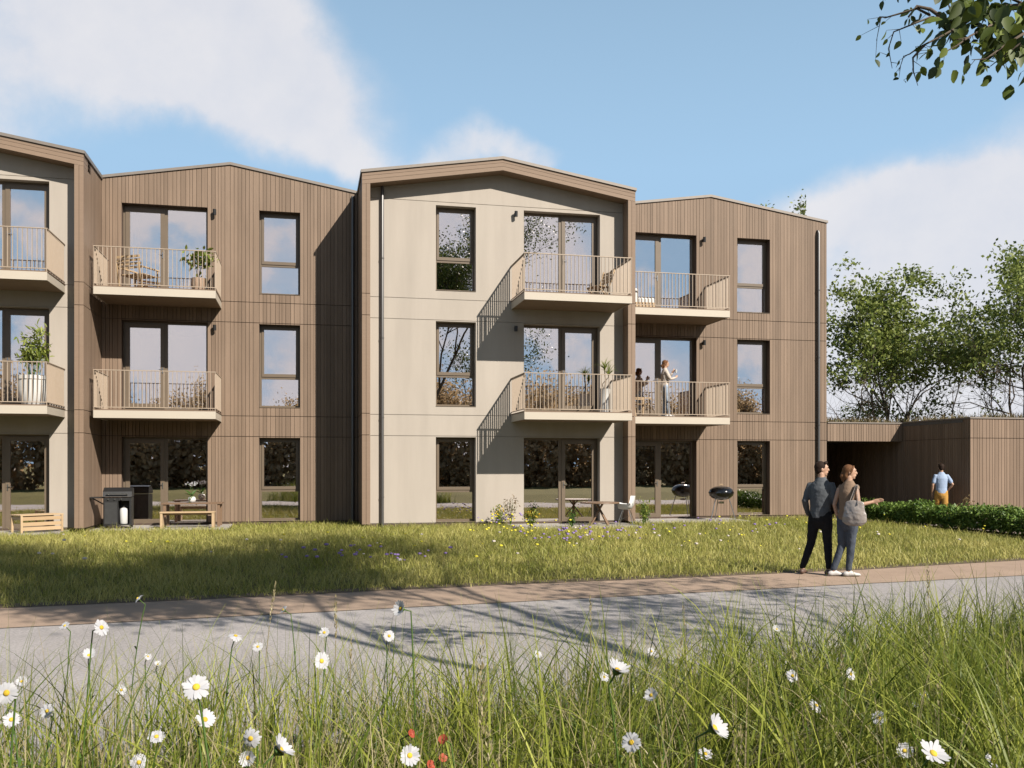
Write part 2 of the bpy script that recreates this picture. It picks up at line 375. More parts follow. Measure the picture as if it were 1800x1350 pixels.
brown_block(-5.33, 1.36, -2.06, 9.36, 9.93, H2)
brown_block(8.70, 15.88, 11.98, 9.36, 9.93, H4)
roof(-5.33, -2.06, 1.36, BY, 36, 9.36, 9.93, overhang=0)
roof(8.06, 11.98, 15.88, BY, 36, 9.36, 9.93, overhang=.03)
# end wall of the right block (faces right)
f = MB(); panels(f, boardbreaks(BY, 36, [], [], rr), 15.88-.026, .026, .22, lambda x: 9.33, [], SEAMS, .011, .016, rr, axis=1); f.build('end_wall', M_WOOD, bld, world=True)
f = MB(); f.box(15.55, 15.853, BY+.31, 35.98, 0, 9.28); f.build('wall_backing', M_BACK, bld, world=True)
def beige_block(sx):
    x0, x1, c = sx+1.37, sx+8.83, sx+5.10; ez, rz = 9.34, 9.95
    top = topfn(c, c-x0, x1-c, ez, rz); holes = win_holes(sx+3.35)+door_holes(sx+5.77)
    f = MB(); panels(f, sorted([x0+.22, x1-.22, c]), WY, .02, .22, lambda x: top(x)-.22, [], [], 0, 0) if False else None
    bs = sorted({x0+.20, x1-.20, c} | {h[0] for h in holes} | {h[1] for h in holes})
    # beige panels: merged in x by splitting only at holes; joints in z are real gaps
    panels(f, bs, WY, .02, .22, lambda x: top(x)-.2, holes, SEAMS+[8.82], 0, .013)
    w = f.build('wall', M_BEIGE, bld, world=True); w['label'] = 'beige rendered wall'
    k = MB(); panels(k, bs, WY+.0202, .28, 0, lambda x: top(x)-.21, holes, [], 0, 0); k.build('wall_backing', M_BEIGE, w)
    # projecting frame: posts, sloping beam
    fr = MB()
    zs = [.22]+SEAMS+[None]
    for (pa, pb) in ((x0, x0+.21), (x1-.21, x1)):
        pm = (pa+pb)/2
        for (a, b) in ((pa, pm-.004), (pm+.004, pb)):
            z = .22
            for zt in SEAMS+[None]:
                e0 = e1 = None
                if zt is None: e0, e1 = top(a)-.31, top(b)-.31
                else: e0 = e1 = zt-.007
                fr.hexa([(a, FY, z), (b, FY, z), (b, WY-.002, z), (a, WY-.002, z), (a, FY, e0), (b, FY, e1), (b, WY-.002, e1), (a, WY-.002, e0)], rr.uniform(.3, .8))
                if zt: z = zt+.007
    # two boards tall beam following the slope
    for (o0, o1) in ((-.305, -.205), (-.198, -.105), (-.098, -.015)):
        for (a, b) in ((x0, c), (c, x1)):
            n = 2; tn = rr.uniform(.25, .8)
            fr.hexa([(a, FY, top(a)+o0), (b, FY, top(b)+o0), (b, WY+.3, top(b)+o0), (a, WY+.3, top(a)+o0), (a, FY, top(a)+o1), (b, FY, top(b)+o1), (b, WY+.3, top(b)+o1), (a, WY+.3, top(a)+o1)], tn)
    fr.build('gable_frame', M_WOODT, bld, world=True)
    # side walls
    for side, xx in ((0, x0), (1, x1-.026)):
        s = MB(); ylim = BY-.003 if not (sx == 0 and side == 1) else BY-.003
        yb = boardbreaks(WY+.002, ylim, [], [], rr)
        panels(s, yb, xx, .026, .22, lambda x: ez-.02, [], SEAMS, .011, .016, rr, axis=1)
        s.build('side_wall', M_WOOD, bld, world=True)
    for a, b in ((x0+.027, x0+.19), (x1-.19, x1-.027)): k = MB(); k.box(a, b, WY+.31, 35.9, 0, ez-.04); k.build('wall_backing', M_BACK, bld, world=True)
    roof(x0, c, x1, FY, 36, ez, rz)
beige_block(0.0); beige_block(-14.16)
# plinth
p = MB()
for a, b, y in ((-12.75, -5.36, WY), (-5.3, 1.34, BY), (1.40, 8.8, WY), (8.86, 15.85, BY)): p.box(a, b, y+.012, y+.25, -.05, .2)
p.build('plinth', M_BACK, bld, world=True)
# rooms behind the glass
def room(x0, x1, y, d=4.6):
    r = MB()
    for k in range(3):
        z0 = .12+3.11*k; z1 = z0+2.62
        r.box(x0, x1, y+.31, y+d, z0-.1, z0, .2); r.box(x0, x1, y+.31, y+d, z1, z1+.1, .8); r.box(x0, x1, y+d, y+d+.1, z0, z1, .6)
        r.box(x0-.08, x0, y+.31, y+d, z0, z1, .5); r.box(x1, x1+.08, y+.31, y+d, z0, z1, .5)
    r.build('interior', M_ROOM, bld, world=True)
room(-5.15, -1.9, BY); room(-1.7, 1.2, BY); room(1.75, 4.9, WY); room(5.1, 8.55, WY); room(9.0, 12.2, BY); room(12.4, 15.4, BY); room(-9.2, -5.65, WY); room(-12.4, -9.4, WY)
def curtain(x0, x1, y, z0, z1):
    m = MB(); n = int((x1-x0)/.025)
    fr = [(x0+i*.025, y+.035*math.sin(i*1.15)+.01*math.sin(i*.37)) for i in range(n+1)]
    m.add([(x, yy, z0) for x, yy in fr]+[(x, yy, z1) for x, yy in fr]+[(x, yy+.004, z0) for x, yy in fr]+[(x, yy+.004, z1) for x, yy in fr],
          [(i, i+1, n+2+i, n+1+i) for i in range(n)]+[(2*n+2+i, 3*n+3+i, 3*n+4+i, 2*n+3+i) for i in range(n)])
    m.build('curtain', M_CURT, bld, smooth=True, world=True)
for (x0, x1, y, k) in [(-2.98, -2.68, BY, 0), (-4.8, -4.45, BY, 2), (3.4, 3.62, WY, 0), (5.8, 6.05, WY, 2), (7.6, 7.93, WY, 0), (-1.28, -1.05, BY, 1), (11.2, 11.5, BY, 0), (12.9, 13.15, BY, 0), (-6.6, -6.25, WY, 0), (13.6, 13.9, BY, 2), (4.15, 4.4, WY, 1)]:
    curtain(x0, x1, y+.45, .14+3.11*k, 2.6+3.11*k)
def frame_ring(mb, x0, x1, z0, z1, w, y0, y1, b=None):
    b = w if b is None else b
    mb.box(x0, x0+w, y0, y1, z0, z1); mb.box(x1-w, x1, y0, y1, z0, z1)
    mb.box(x0+w, x1-w, y0, y1, z0, z0+b); mb.box(x0+w, x1-w, y0, y1, z1-w, z1)
RC = .235
# narrow window prototype (local: lower left corner of opening at wall face)
def make_window():
    w, h = 1.09, 2.285
    f = MB(); frame_ring(f, 0, w, .012, h, .055, RC, RC+.075); f.box(.0553, w-.0553, RC+.001, RC+.074, .80, .86)
    f.box(.0, w, -.015, RC-.001, 0, .011)
    o = f.build('window', M_FRAME, bld)
    s = MB(); frame_ring(s, .0558, w-.0558, .8605, h-.0555, .062, RC-.018, RC+.05, b=.085); s.build('sash', M_FRAME, o)
    p = MB(); p.box(.118, w-.118, RC+.018, RC+.03, .946, h-.118); p.build('pane', M_GLASS, o)
    p = MB(); p.box(.0555, w-.0555, RC+.03, RC+.042, .068, .7995); p.build('pane', M_GLASS, o)
    return o
def make_door(flip):
    w, h = 2.18, 2.385
    X = (lambda a, b: (w-b, w-a)) if flip else (lambda a, b: (a, b))
    f = MB(); frame_ring(f, 0, w, .0, h, .06, RC, RC+.08, b=.05); a, b = X(1.05, 1.13); f.box(a, b, RC+.001, RC+.079, .0503, h-.0603)
    o = f.build('balcony_door', M_FRAME, bld)
    s = MB(); a, b = X(.0605, 1.0495); frame_ring(s, a, b, .0505, h-.0605, .105, RC-.022, RC+.05, b=.13); l = s.build('door_leaf', M_FRAME, o)
    p = MB(); a, b = X(.166, .944); p.box(a, b, RC+.012, RC+.024, .181, h-.166); p.build('pane', M_GLASS, o)
    p = MB(); a, b = X(1.1305, w-.0605); p.box(a, b, RC+.03, RC+.042, .0508, h-.0608); p.build('pane', M_GLASS, o)
    hd = MB(); a, b = X(.99, 1.01); xm = (a+b)/2; hd.box(xm-.012, xm+.012, RC-.034, RC-.0225, 1.0, 1.16); hd.bar((xm, RC-.05, 1.1), (xm+(.1 if flip else -.1), RC-.05, 1.1), .016, .012); hd.bar((xm, RC-.034, 1.1), (xm, RC-.055, 1.1), .014, .014)
    hd.build('handle', M_STEEL, o)
    return o
off = -Vector(bld.location)
wp = make_window(); dpA = make_door(False); dpB = make_door(True); first = {}
def put(proto, x, y, z):
    o = proto if id(proto) not in first else copy_tree(proto, bld)
    first[id(proto)] = 1; o.location = off+Vector((x, y, z)); return o
for k in range(3):
    for (x, y) in ((-1.3, BY), (3.35, WY), (12.85, BY), (3.35-14.16, WY)): put(wp, x, y, .225+3.11*k)
    for (x, y) in ((-4.83, BY), (9.33, BY)): put(dpA, x, y, .125+3.11*k)
    for (x, y) in ((5.77, WY), (5.77-14.16, WY)): put(dpB, x, y, .125+3.11*k)
# balconies
def make_balcony():
    w, d = 2.9, 1.62      # local: x 0..w, y -d..0 (0 = wall), z 0 = deck top
    f = MB()
    f.box(0, w, -d, -d+.02, -.20, -.012); f.box(0, .02, -d+.0203, -.003, -.20, -.012); f.box(w-.02, w, -d+.0203, -.003, -.20, -.012)
    o = f.build('balcony', M_FASCIA, bld)
    s = MB(); s.box(.0205, w-.0205, -d+.0205, -.003, -.185, -.03); s.build('soffit', material('balcony soffit', (.30, .215, .15), (.36, .26, .185), rough=.8), o)
    dk = MB(); n = 12
    for i in range(n):
        a = -d+.012+(d-.02)*i/n; dk.box(-.012, w+.012, a, a+(d-.02)/n-.006, -.0115, .016, rr.random())
    dk.build('deck', M_DECK, o)
    r = MB(); T = 1.0
    r.box(-.005, w+.005, -d-.005, -d+.04, T-.018, T)
    for x in (-.005, w-.04): r.box(x, x+.045, -d+.0403, -.004, T-.018, T)
    r.box(0, w, -d+.004, -d+.03, .06, .078)
    for x in (.002, w-.028): r.box(x, x+.026, -d+.0303, -.004, .06, .078)
    nb = 29
    for i in range(nb):
        x = .012+(w-.024)*i/(nb-1); r.box(x-.006, x+.006, -d+.0005, -d+.034, .0785 if i not in (0, nb-1) else -.1, T-.0185)
    for i in range(1, 16):
        y = -d+.02+(d-.03)*i/16
        for x in (.0005, w-.0335): r.box(x, x+.033, y-.006, y+.006, .0785, T-.0185)
    r.build('railing', M_RAIL, o)
    return o
bp = make_balcony()
for k in (1, 2):
    for (x, y) in ((-5.19, BY), (5.41, WY), (8.93, BY), (5.41-14.16, WY)): put(bp, x, y, 3.13+3.07*(k-1)+.0)
# wall lamps
def make_lamp():
    l = MB(); l.bar((0, 0, .0), (0, -.07, .0), .03, .03); l.tube([(0, -.10, -.075), (0, -.115, .075)], [.045, .045], n=14, caps=False); l.box(-.03, .03, -.012, 0, -.05, .05)
    return l.build('wall_lamp', M_BLACK, bld, smooth='auto')
lp = make_lamp()
for k in range(2):
    for (x, y) in ((-2.46, BY), (5.53, WY), (11.72, BY)): put(lp, x, y, 5.47+3.12*k)
# downpipes
def pipe(x, y, z1, z0=.12):
    m = MB(); m.tube([(x, y-.075, z0), (x, y-.075, z1-.1), (x, y-.045, z1-.02), (x, y+.01, z1)], [.042]*4, n=14, caps=False)
    for z in (.9, 3.0, 5.1, 7.2): 
        if z < z1: m.tube([(x, y-.075, z), (x, y-.075, z+.03)], [.049]*2, n=14, caps=False); m.bar((x, y-.03, z+.015), (x, y, z+.015), .02, .02)
    m.build('downpipe', M_PIPE, bld, smooth='auto', world=True)
pipe(1.92, WY, 9.16); pipe(15.56, BY, 9.08); pipe(1.22, BY, 9.25)

# ------------------------------------------------------------------ annex
anx = thing('outbuilding', 'single storey brown clad flat roofed annex with recessed entrance at the right', 'building', (18.57, 23.2, 0))
AX, AYF = 18.57, 23.2
f = MB(); panels(f, boardbreaks(AX, 34, [], [], rr), AYF, .026, .1, lambda x: 3.10, [], [2.54], .011, .016, rr); w = f.build('wall', M_WOOD, anx, world=True)
f = MB(); f.box(AX+.03, 34, AYF+.027, AYF+.3, 0, 3.08); f.box(AX+.03, AX+.3, AYF+.3, 34, 0, 3.08); f.box(15.9, AX+.03, 30.6, 30.9, 0, 3.08); f.build('wall_backing', M_BACK, w)
f = MB(); panels(f, boardbreaks(AYF, 31, [], [], rr), AX, .026, .1, lambda x: 3.10, [], [2.54], .011, .016, rr, axis=1); f.build('side_wall', M_WOOD, anx, world=True)
f = MB(); panels(f, boardbreaks(15.91, AX-.01, [], [], rr), BY+.01, .026, 2.52, lambda x: 3.08, [], [], .011, .016, rr); f.build('lintel', M_WOOD, anx, world=True)
f = MB(); panels(f, boardbreaks(15.91, AX-.01, [], [], rr), 30.56, .026, .1, lambda x: 2.6, [], [], .011, .016, rr); f.build('entrance_wall', M_WOOD, anx, world=True)
f = MB(); f.box(16.9, 17.9, 30.5, 30.55, .1, 2.3); f.build('door', M_FRAME, anx, world=True)
f = MB(); f.box(15.91, AX-.015, BY+.04, 31, 2.53, 3.06); f.box(AX-.012, 34, AYF+.31, 34, 3.0, 3.09); f.build('roof', M_ROOF, anx, world=True)
f = MB(); f.box(AX-.03, 34, AYF-.03, AYF+.03, 3.101, 3.14); f.box(AX-.03, AX+.03, AYF+.0305, BY-.02, 3.101, 3.14); f.box(15.91, AX-.031, BY-.018, BY+.04, 3.082, 3.12); f.build('roof_edge', M_CAP, anx, world=True)

# ------------------------------------------------------------------ foliage helpers
def mix_leafmat(name, c1, c2, tr=.35, rough=.5):
    return material(name, c1, c2, rough=rough, nscale=(2, 2, 2), namt=.25, tone=True, transl=tr, spec=.3)
M_LEAF = mix_leafmat('tree leaves', (.08, .13, .02), (.40, .45, .11))
M_LEAFD = mix_leafmat('broad leaves', (.035, .06, .012), (.22, .28, .05), tr=.25)
M_LEAFB = mix_leafmat('brownish leaves', (.38, .28, .15), (.85, .62, .36), tr=.5)
M_HEDGE = mix_leafmat('hedge leaves', (.05, .12, .015), (.30, .42, .08), tr=.25)
M_BARK = material('bark', (.075, .055, .04), (.19, .145, .105), rough=.95, nscale=(14, 14, 3), bump=.8, bscale=25)
M_GRASS = mix_leafmat('tall grass blades', (.08, .135, .009), (.60, .62, .11), tr=.35)
M_LAWN = mix_leafmat('meadow grass blades', (.27, .30, .045), (.80, .70, .24), tr=.3)
M_STRAW = mix_leafmat('dry seed heads', (.40, .33, .16), (.62, .54, .33), tr=.3)
M_STEM = mix_leafmat('flower stems', (.06, .14, .02), (.16, .25, .05), tr=.2)
def rand_unit(rs, n):
    v = rs.normal(size=(n, 3)); return v/np.linalg.norm(v, axis=1, keepdims=True)
def leaf_arrays(P, size, rs, up=.35, wr=.5, tone=None, shape=0):
    n = len(P); d = rand_unit(rs, n); nn = rand_unit(rs, n)+np.array([0, 0, up*2]); nn -= d*np.sum(nn*d, 1, keepdims=True); nn /= np.linalg.norm(nn, axis=1, keepdims=True)
    s = np.cross(nn, d); L_ = (size*rs.uniform(.65, 1.25, n))[:, None]; w = L_*wr
    if shape == 0:
        V = np.stack([P, P+d*L_*.45+s*w*.5+nn*L_*.06, P+d*L_, P+d*L_*.45-s*w*.5+nn*L_*.06], 1).reshape(-1, 3)
        F = np.arange(n*4).reshape(n, 4); k = 4
    else:
        a = [(0, 0), (.18, .36), (.45, .5), (.75, .34), (1, 0), (.75, -.34), (.45, -.5), (.18, -.36)]
        V = np.stack([P+d*L_*q+s*w*r_+nn*L_*(-.1*q*q+.08*abs(r_)*2) for q, r_ in a]+[P+d*L_*.5-nn*L_*.03], 1).reshape(-1, 3)
        b = (np.arange(n)*9)[:, None]
        F = np.concatenate([b+np.array([[0, 1, 2, 8]]), b+np.array([[2, 3, 4, 8]]), b+np.array([[4, 5, 6, 8]]), b+np.array([[6, 7, 0, 8]])]); k = 9
    t = rs.uniform(0, 1, n) if tone is None else tone
    return V, F, np.repeat(t, k)
def grow(rnd, stems, levels=4, spread=.75, up=.15, kids_n=(3, 5), shrink=.62, wig=.16):
    tubes = []; anchors = []
    def br(p, d, ln, r, lv):
        n = 5; pts = [p.copy()]; rad = [r]; dd = d.copy()
        for i in range(n):
            dd = (dd+Vector((rnd.gauss(0, wig), rnd.gauss(0, wig), rnd.gauss(0, wig)+up*.4))).normalized()
            p = p+dd*ln/n; pts.append(p.copy()); rad.append(r*(1-.55*(i+1)/n))
        tubes.append((pts, rad, lv))
        if lv >= levels-1:
            for q in pts[1:]: anchors.append(q)
            return
        if lv == levels-2: anchors.extend(pts[3:])
        for k in range(rnd.randint(*kids_n)):
            f = rnd.uniform(.35, 1); i = min(n-1, int(f*n)); q = pts[i].lerp(pts[i+1], f*n-i if i < n else 0)
            a = Vector((rnd.gauss(0, 1), rnd.gauss(0, 1), rnd.gauss(0, .6))); a -= dd*a.dot(dd)*.7
            nd_ = (dd*(1-spread*.5)+a.normalized()*spread+Vector((0, 0, up))).normalized()
            br(q, nd_, ln*shrink*rnd.uniform(.75, 1.2), rad[i]*.6, lv+1)
        br(pts[-1], dd, ln*shrink, rad[-1]*.9, lv+1)
    for (p, d, ln, r) in stems: br(Vector(p), Vector(d).normalized(), ln, r, 0)
    return tubes, anchors
def tree(name, label, loc, rnd_seed, stems, leaf=.13, per=7, sig=.35, levels=4, mat=None, group=None, keep=None, shape=0, clump=.18, zmin=0, zsq=1, zw=0, **kw):
    rnd = random.Random(rnd_seed); rs = np.random.RandomState(rnd_seed)
    tb, an = grow(rnd, stems, levels=levels, **kw)
    root = thing(name, label, 'tree', loc, group=group)
    A = np.array([tuple(a) for a in an]); 
    m = MB()
    for pts, rad, lv in tb:
        if keep is not None and lv > 1 and not keep(np.array([tuple(pts[-1]), tuple(pts[2])])+np.array(loc)).all(): continue
        m.tube(pts, rad, n=8 if lv < 2 else 4, caps=False)
    m.build('trunk', M_BARK, root, smooth=True)
    # clumps: per-anchor brightness, some anchors bare so that sky shows through
    dens = rs.uniform(0, 1, len(A)); zr = (A[:, 2]-zmin)/max(1, A[:, 2].max()-zmin); A = A[(dens > clump+zw*(.5-zr)) & (zr > 0)]
    P = np.repeat(A, per, 0)+rs.normal(size=(len(A)*per, 3))*sig*np.array([1, 1, zsq])
    if keep is not None: P = P[keep(P+np.array(loc))]
    V, F, t = leaf_arrays(P, leaf, rs, shape=shape, wr=.62)
    np_mesh('crown', V, F, t, mat or M_LEAF, root, smooth=False)
    return root
# ------------------------------------------------------------------ trees
def incone(P):     # plane rising away from the camera: the crown is pruned above it
    f = P[:, 0]*s_+P[:, 1]*c_; l = P[:, 0]*c_-P[:, 1]*s_
    return (P[:, 2] > 2.35+.53*np.maximum(f, 0)) | (l > .62*f+1.2)
# multi-stem trees beyond the annex
def multistem(rnd, n, h, lean=.42, r=.13):
    return [((rnd.uniform(-.3, .3), rnd.uniform(-.3, .3), 0), (rnd.gauss(0, lean), rnd.gauss(0, lean), 1), h*rnd.uniform(.8, 1.1), r*rnd.uniform(.7, 1.1)) for _ in range(n)]
rd = random.Random(11)
FT = dict(spread=.85, clump=.80, zsq=.65, zw=.5, up=.12, wig=.2, group='trees behind the annex')
tree('leafy_tree', 'tall leafy multi stemmed tree rising behind the annex roof nearest the building', (27.2, 40, 0), 21, multistem(rd, 7, 5.0, .36, .11), leaf=.20, per=52, sig=.34, zmin=4.6, **FT)
tree('leafy_tree', 'taller leafy tree behind the annex at the right edge', (31.9, 37.6, 0), 22, multistem(rd, 7, 6.1, .33, .11), leaf=.20, per=52, sig=.36, zmin=4.8, **FT)
tree('leafy_tree', 'lower leafy tree filling the gap between the two tall trees behind the annex', (31.2, 43.5, 0), 23, multistem(rd, 4, 3.8, .5, .09), leaf=.19, per=32, sig=.30, zmin=3.8, **FT)
tree('leafy_tree', 'slender dark tree whose tip shows over the right gable roof', (22.35, 41.3, 0), 24, [((0, 0, 0), (0, 0, 1), 7.3, .15), ((0, 0, .3), (.02, 0, 1), 6.4, .1)], leaf=.17, per=9, sig=.2, spread=.4, shrink=.56, up=.6, wig=.05, keep=lambda P: np.hypot(P[:, 0]-22.3, P[:, 1]-41.3) < 1.3)
# big tree just right of the camera, throws its shade on road and lawn
bt = tree('overhanging_tree', 'broad leaved tree whose leafy twigs hang into the upper right corner', (5.5, .8, 0), 31,
     [((0, 0, 0), (.0, .02, 1), 8.2, .14), ((0, 0, 6.0), (-.6, .5, .9), 3.3, .07), ((0, 0, 7.0), (.3, .6, .9), 3.4, .06), ((0, 0, 8.0), (-.05, .45, 1), 3.8, .06)],
     leaf=.13, per=30, sig=.34, mat=M_LEAFD, keep=incone, spread=.6, levels=4, zmin=6.2, clump=.3)
# the low branch that shows in the photograph, with leaf-by-leaf twigs
def low_branch():
    rs = np.random.RandomState(5); rnd = random.Random(5); off = Vector((5.5, .8, 0)); m = MB(); P = []
    F = Vector((s_, c_, 0)); Rt = Vector((c_, -s_, 0))
    def wp(u, v, d): return Vector((0, 0, EYE))+F*d+Rt*((u-900)/1632*d)+Vector((0, 0, (820-v)/1632*d))-off
    limbs = [[(3400, -60, 3.7), (2300, -160, 5.0), (2050, -60, 5.2), (1880, -5, 5.4), (1800, 8, 5.45), (1745, 14, 5.5), (1700, 34, 5.5), (1668, 36, 5.55), (1635, 22, 5.6), (1612, 12, 5.6), (1590, 28, 5.6)],
             [(2050, -60, 5.2), (1900, 40, 5.1), (1820, 60, 5.15), (1775, 90, 5.2), (1745, 110, 5.2)],
             [(1880, -5, 5.4), (1830, 60, 5.5), (1790, 85, 5.5), (1762, 80, 5.5)],
             [(1800, 8, 5.45), (1720, -30, 5.5), (1640, -45, 5.6), (1580, -30, 5.7), (1560, 0, 5.7)],
             [(1700, 34, 5.5), (1660, 55, 5.4), (1625, 78, 5.4), (1600, 92, 5.4), (1584, 108, 5.4), (1586, 120, 5.4)],
             [(1668, 36, 5.55), (1640, 25, 5.5), (1605, 40, 5.5), (1575, 58, 5.5), (1563, 85, 5.5), (1566, 120, 5.5)],
             [(1635, 22, 5.6), (1610, 14, 5.6), (1580, 22, 5.65), (1555, 32, 5.65), (1543, 38, 5.65), (1540, 70, 5.65)],
             [(1745, 40, 5.4), (1710, 60, 5.35), (1680, 80, 5.3), (1655, 95, 5.3), (1650, 112, 5.3)],
             [(1800, 60, 5.2), (1765, 75, 5.2), (1735, 100, 5.1), (1712, 112, 5.1)],
             [(1668, 36, 5.55), (1680, 10, 5.5), (1660, -10, 5.5)], [(1625, 78, 5.4), (1610, 100, 5.35), (1603, 130, 5.35), (1610, 150, 5.35)],
             [(1900, 40, 5.1), (1850, 90, 5.0), (1815, 120, 5.0), (1800, 130, 5.0)]]
    big = []
    for k, lm in enumerate(limbs):
        pts = [wp(*q)+Vector((rnd.gauss(0, .012), rnd.gauss(0, .02), rnd.gauss(0, .008))) for q in lm]
        if k == 0: pts = [Vector((0, 0, 2.6))]+pts
        r0 = .032 if k == 0 else .013 if k == 1 else .008
        m.tube(pts, [r0*(1-.8*i/(len(pts)-1)) for i in range(len(pts))], n=6, caps=False)
        for a, b, q in zip(pts[-len(lm):-1], pts[-len(lm)+1:], lm):
            nl = max(2, int((b-a).length/(.045 if k > 1 else .03))); nl = min(nl, 26)
            for i in range(nl):
                p = a.lerp(b, rnd.random()); tip = p+Vector((rnd.gauss(0, .035), rnd.gauss(0, .05), rnd.gauss(-.025, .03)))
                m.tube([p, tip], [.0022, .0012], n=3, caps=False); P.append(tip); big.append(.055 if q[0] < 1660 else .085)
    # dense cluster at the right edge
    for i in range(230):
        p = wp(rnd.gauss(1768, 55), rnd.gauss(42, 44), rnd.gauss(5.45, .18)); P.append(p); big.append(rnd.choice([.07, .09, .12]))
    m.build('branch', M_BARK, bt, smooth=True)
    P = np.array([tuple(p) for p in P]); n = len(P); big = np.array(big)
    d = rs.normal(size=(n, 3))*.55+np.array([-.15, 0, -.8]); d /= np.linalg.norm(d, axis=1, keepdims=True)
    nn = rand_unit(rs, n)+np.array([.1, -.7, .5]); nn -= d*np.sum(nn*d, 1, keepdims=True); nn /= np.linalg.norm(nn, axis=1, keepdims=True)
    s = np.cross(nn, d); L_ = (big*rs.uniform(.6, 1.25, n))[:, None]; w = L_*rs.uniform(.5, .68, n)[:, None]
    a = [(0, 0), (.15, .34), (.42, .5), (.75, .32), (1, 0), (.75, -.32), (.42, -.5), (.15, -.34)]
    V = np.stack([P+d*L_*q+s*w*r_+nn*L_*(-.12*q*q+.16*abs(r_)) for q, r_ in a]+[P+d*L_*.5-nn*L_*.03], 1).reshape(-1, 3)
    b = (np.arange(n)*9)[:, None]
    Fc = np.concatenate([b+np.array([[0, 1, 2, 8]]), b+np.array([[2, 3, 4, 8]]), b+np.array([[4, 5, 6, 8]]), b+np.array([[6, 7, 0, 8]])])
    np_mesh('branch_leaves', V, Fc, np.repeat(rs.uniform(0, 1, n)**1.6, 9), M_LEAFD, bt)
low_branch()
# trees across the road behind the camera: they are what the window panes mirror
t0 = tree('leafy_tree', 'leafy tree in the row across the road, mirrored in the window panes', (-14, -14, 0), 41, [((0, 0, 0), (0, 0, 1), 3.6, .2), ((0, 0, 1.8), (.5, .2, .9), 2.8, .1), ((0, 0, 1.8), (-.5, -.2, .9), 2.8, .1), ((0, 0, 1.5), (-.1, -.5, .9), 2.4, .1)], leaf=.2, per=6, sig=.38, mat=M_LEAFB, spread=.7, group='trees across the road')
for i, (x, y, s) in enumerate([(-7, -19, 1.12), (0.5, -15, .93), (6.5, -21, 1.2), (13, -16, 1.0), (19.5, -22, 1.25), (27, -17, 1.05), (35, -20, 1.2), (-22, -18, 1.2), (10, -26, 1.3), (3, -27, 1.15), (43, -17, 1.1)]):
    c = copy_tree(t0); c.location = (x, y, 0); c.rotation_euler.z = i*1.3; c.scale = (s*(.85+.1*(i % 3)), s*(1.0-.06*(i % 4)), s)
def backdrop_thicket():  # unseen leaf mass, added and browned so the lower panes mirror dark brown
    rs = np.random.RandomState(77); P = []
    for i in range(70):
        x = -45+i*1.55+rs.uniform(-.6, .6); y = -13+rs.uniform(-1.2, 1.2); h = rs.uniform(3.6, 6.4); r = rs.uniform(1.5, 2.1); n = 1300
        q = rand_unit(rs, n)*rs.uniform(.55, 1, (n, 1))**.5; P.append(np.stack([x+q[:, 0]*r, y+q[:, 1]*r, h*.5+q[:, 2]*h*.5], 1))
    V, F, t = leaf_arrays(np.concatenate(P), .42, rs, wr=.7); tag(np_mesh('mirror_backdrop', V, F, t, M_LEAFB, smooth=False), kind='stuff')
backdrop_thicket()
# ------------------------------------------------------------------ hedge
def hedge():
    rs = np.random.RandomState(8); root = thing('hedge', 'low clipped dark green hedge beside the lawn leading to the annex entrance', 'hedge', (16.5, 21, 0))
    segs = [((16.35, 25.2), (16.75, 15.2), .85), ]
    V = []; m = MB()
    n = 30000; t = rs.uniform(0, 1, n); a, b, wd_ = segs[0]; ctr = np.stack([a[0]+(b[0]-a[0])*t, a[1]+(b[1]-a[1])*t], 1)
    y = ctr[:, 1]
    hgt = .66+.05*np.sin(y*2.3)+.05*np.sin(y*5.9+1)+.03*np.sin(y*13)
    ang = rs.uniform(0, 2*np.pi, n); rad = rs.uniform(.45, 1, n)**.5
    cx = np.cos(ang)*rad; cz = np.sin(ang)*rad
    sq = np.maximum(np.abs(cx), np.abs(cz)); cx = np.where(rs.rand(n) < .65, cx/np.maximum(sq, .3)*.95*rad, cx); cz = np.where(rs.rand(n) < .65, cz/np.maximum(sq, .3)*.95*rad, cz)
    wv = 1+.12*np.sin(y*4.1)+.1*np.sin(y*9.7+2)
    P = np.stack([ctr[:, 0]+cx*wd_*.5*wv+rs.normal(0, .03, n), y, .17+(cz*.5+.5)*(hgt-.17)+rs.normal(0, .03, n)], 1)-np.array([16.5, 21, 0])
    Vv, F, tn = leaf_arrays(P, .085, rs, up=.6, wr=.55); np_mesh('foliage', Vv, F, tn, M_HEDGE, root, smooth=False)
    for k in range(60):
        yy = 25.1-9.8*k/60; x = 16.35+.4*(25.2-yy)/10-16.5; dx = random.uniform(-.2, .2)
        m.tube([(x+dx, yy-21, 0), (x+dx+random.uniform(-.08, .08), yy-21+random.uniform(-.06, .06), .5)], [.016, .01], n=5, caps=False)
    m.build('stems', M_BARK, root)
hedge()
def blades(P, H, Wd, lean, rs, segs=4, curve=1.0, az=None):
    n = len(P); az = rs.uniform(0, 2*np.pi, n) if az is None else az
    dirn = np.stack([np.cos(az), np.sin(az), np.zeros(n)], 1); fa = az+rs.uniform(0, 2*np.pi, n); side = np.stack([-np.sin(fa), np.cos(fa), np.zeros(n)], 1)
    Vs = []
    for i in range(segs+1):
        q = i/segs; th = lean*q**1.3*curve
        off_ = dirn*(H*np.sin(th)*q)[:, None]; z = (H*q*np.cos(th*.75))[:, None]*np.array([[0, 0, 1]])
        c = P+off_+z; w = (Wd*(1-q**1.6)*(.55+.45*min(1, q*5)))[:, None]*.5+.0004
        Vs += [c-side*w, c+side*w]
    V = np.stack(Vs, 1).reshape(-1, 3); k = 2*(segs+1); b = (np.arange(n)*k)[:, None]
    F = np.concatenate([b+np.array([[2*i, 2*i+1, 2*i+3, 2*i+2]]) for i in range(segs)]); return V, F, k
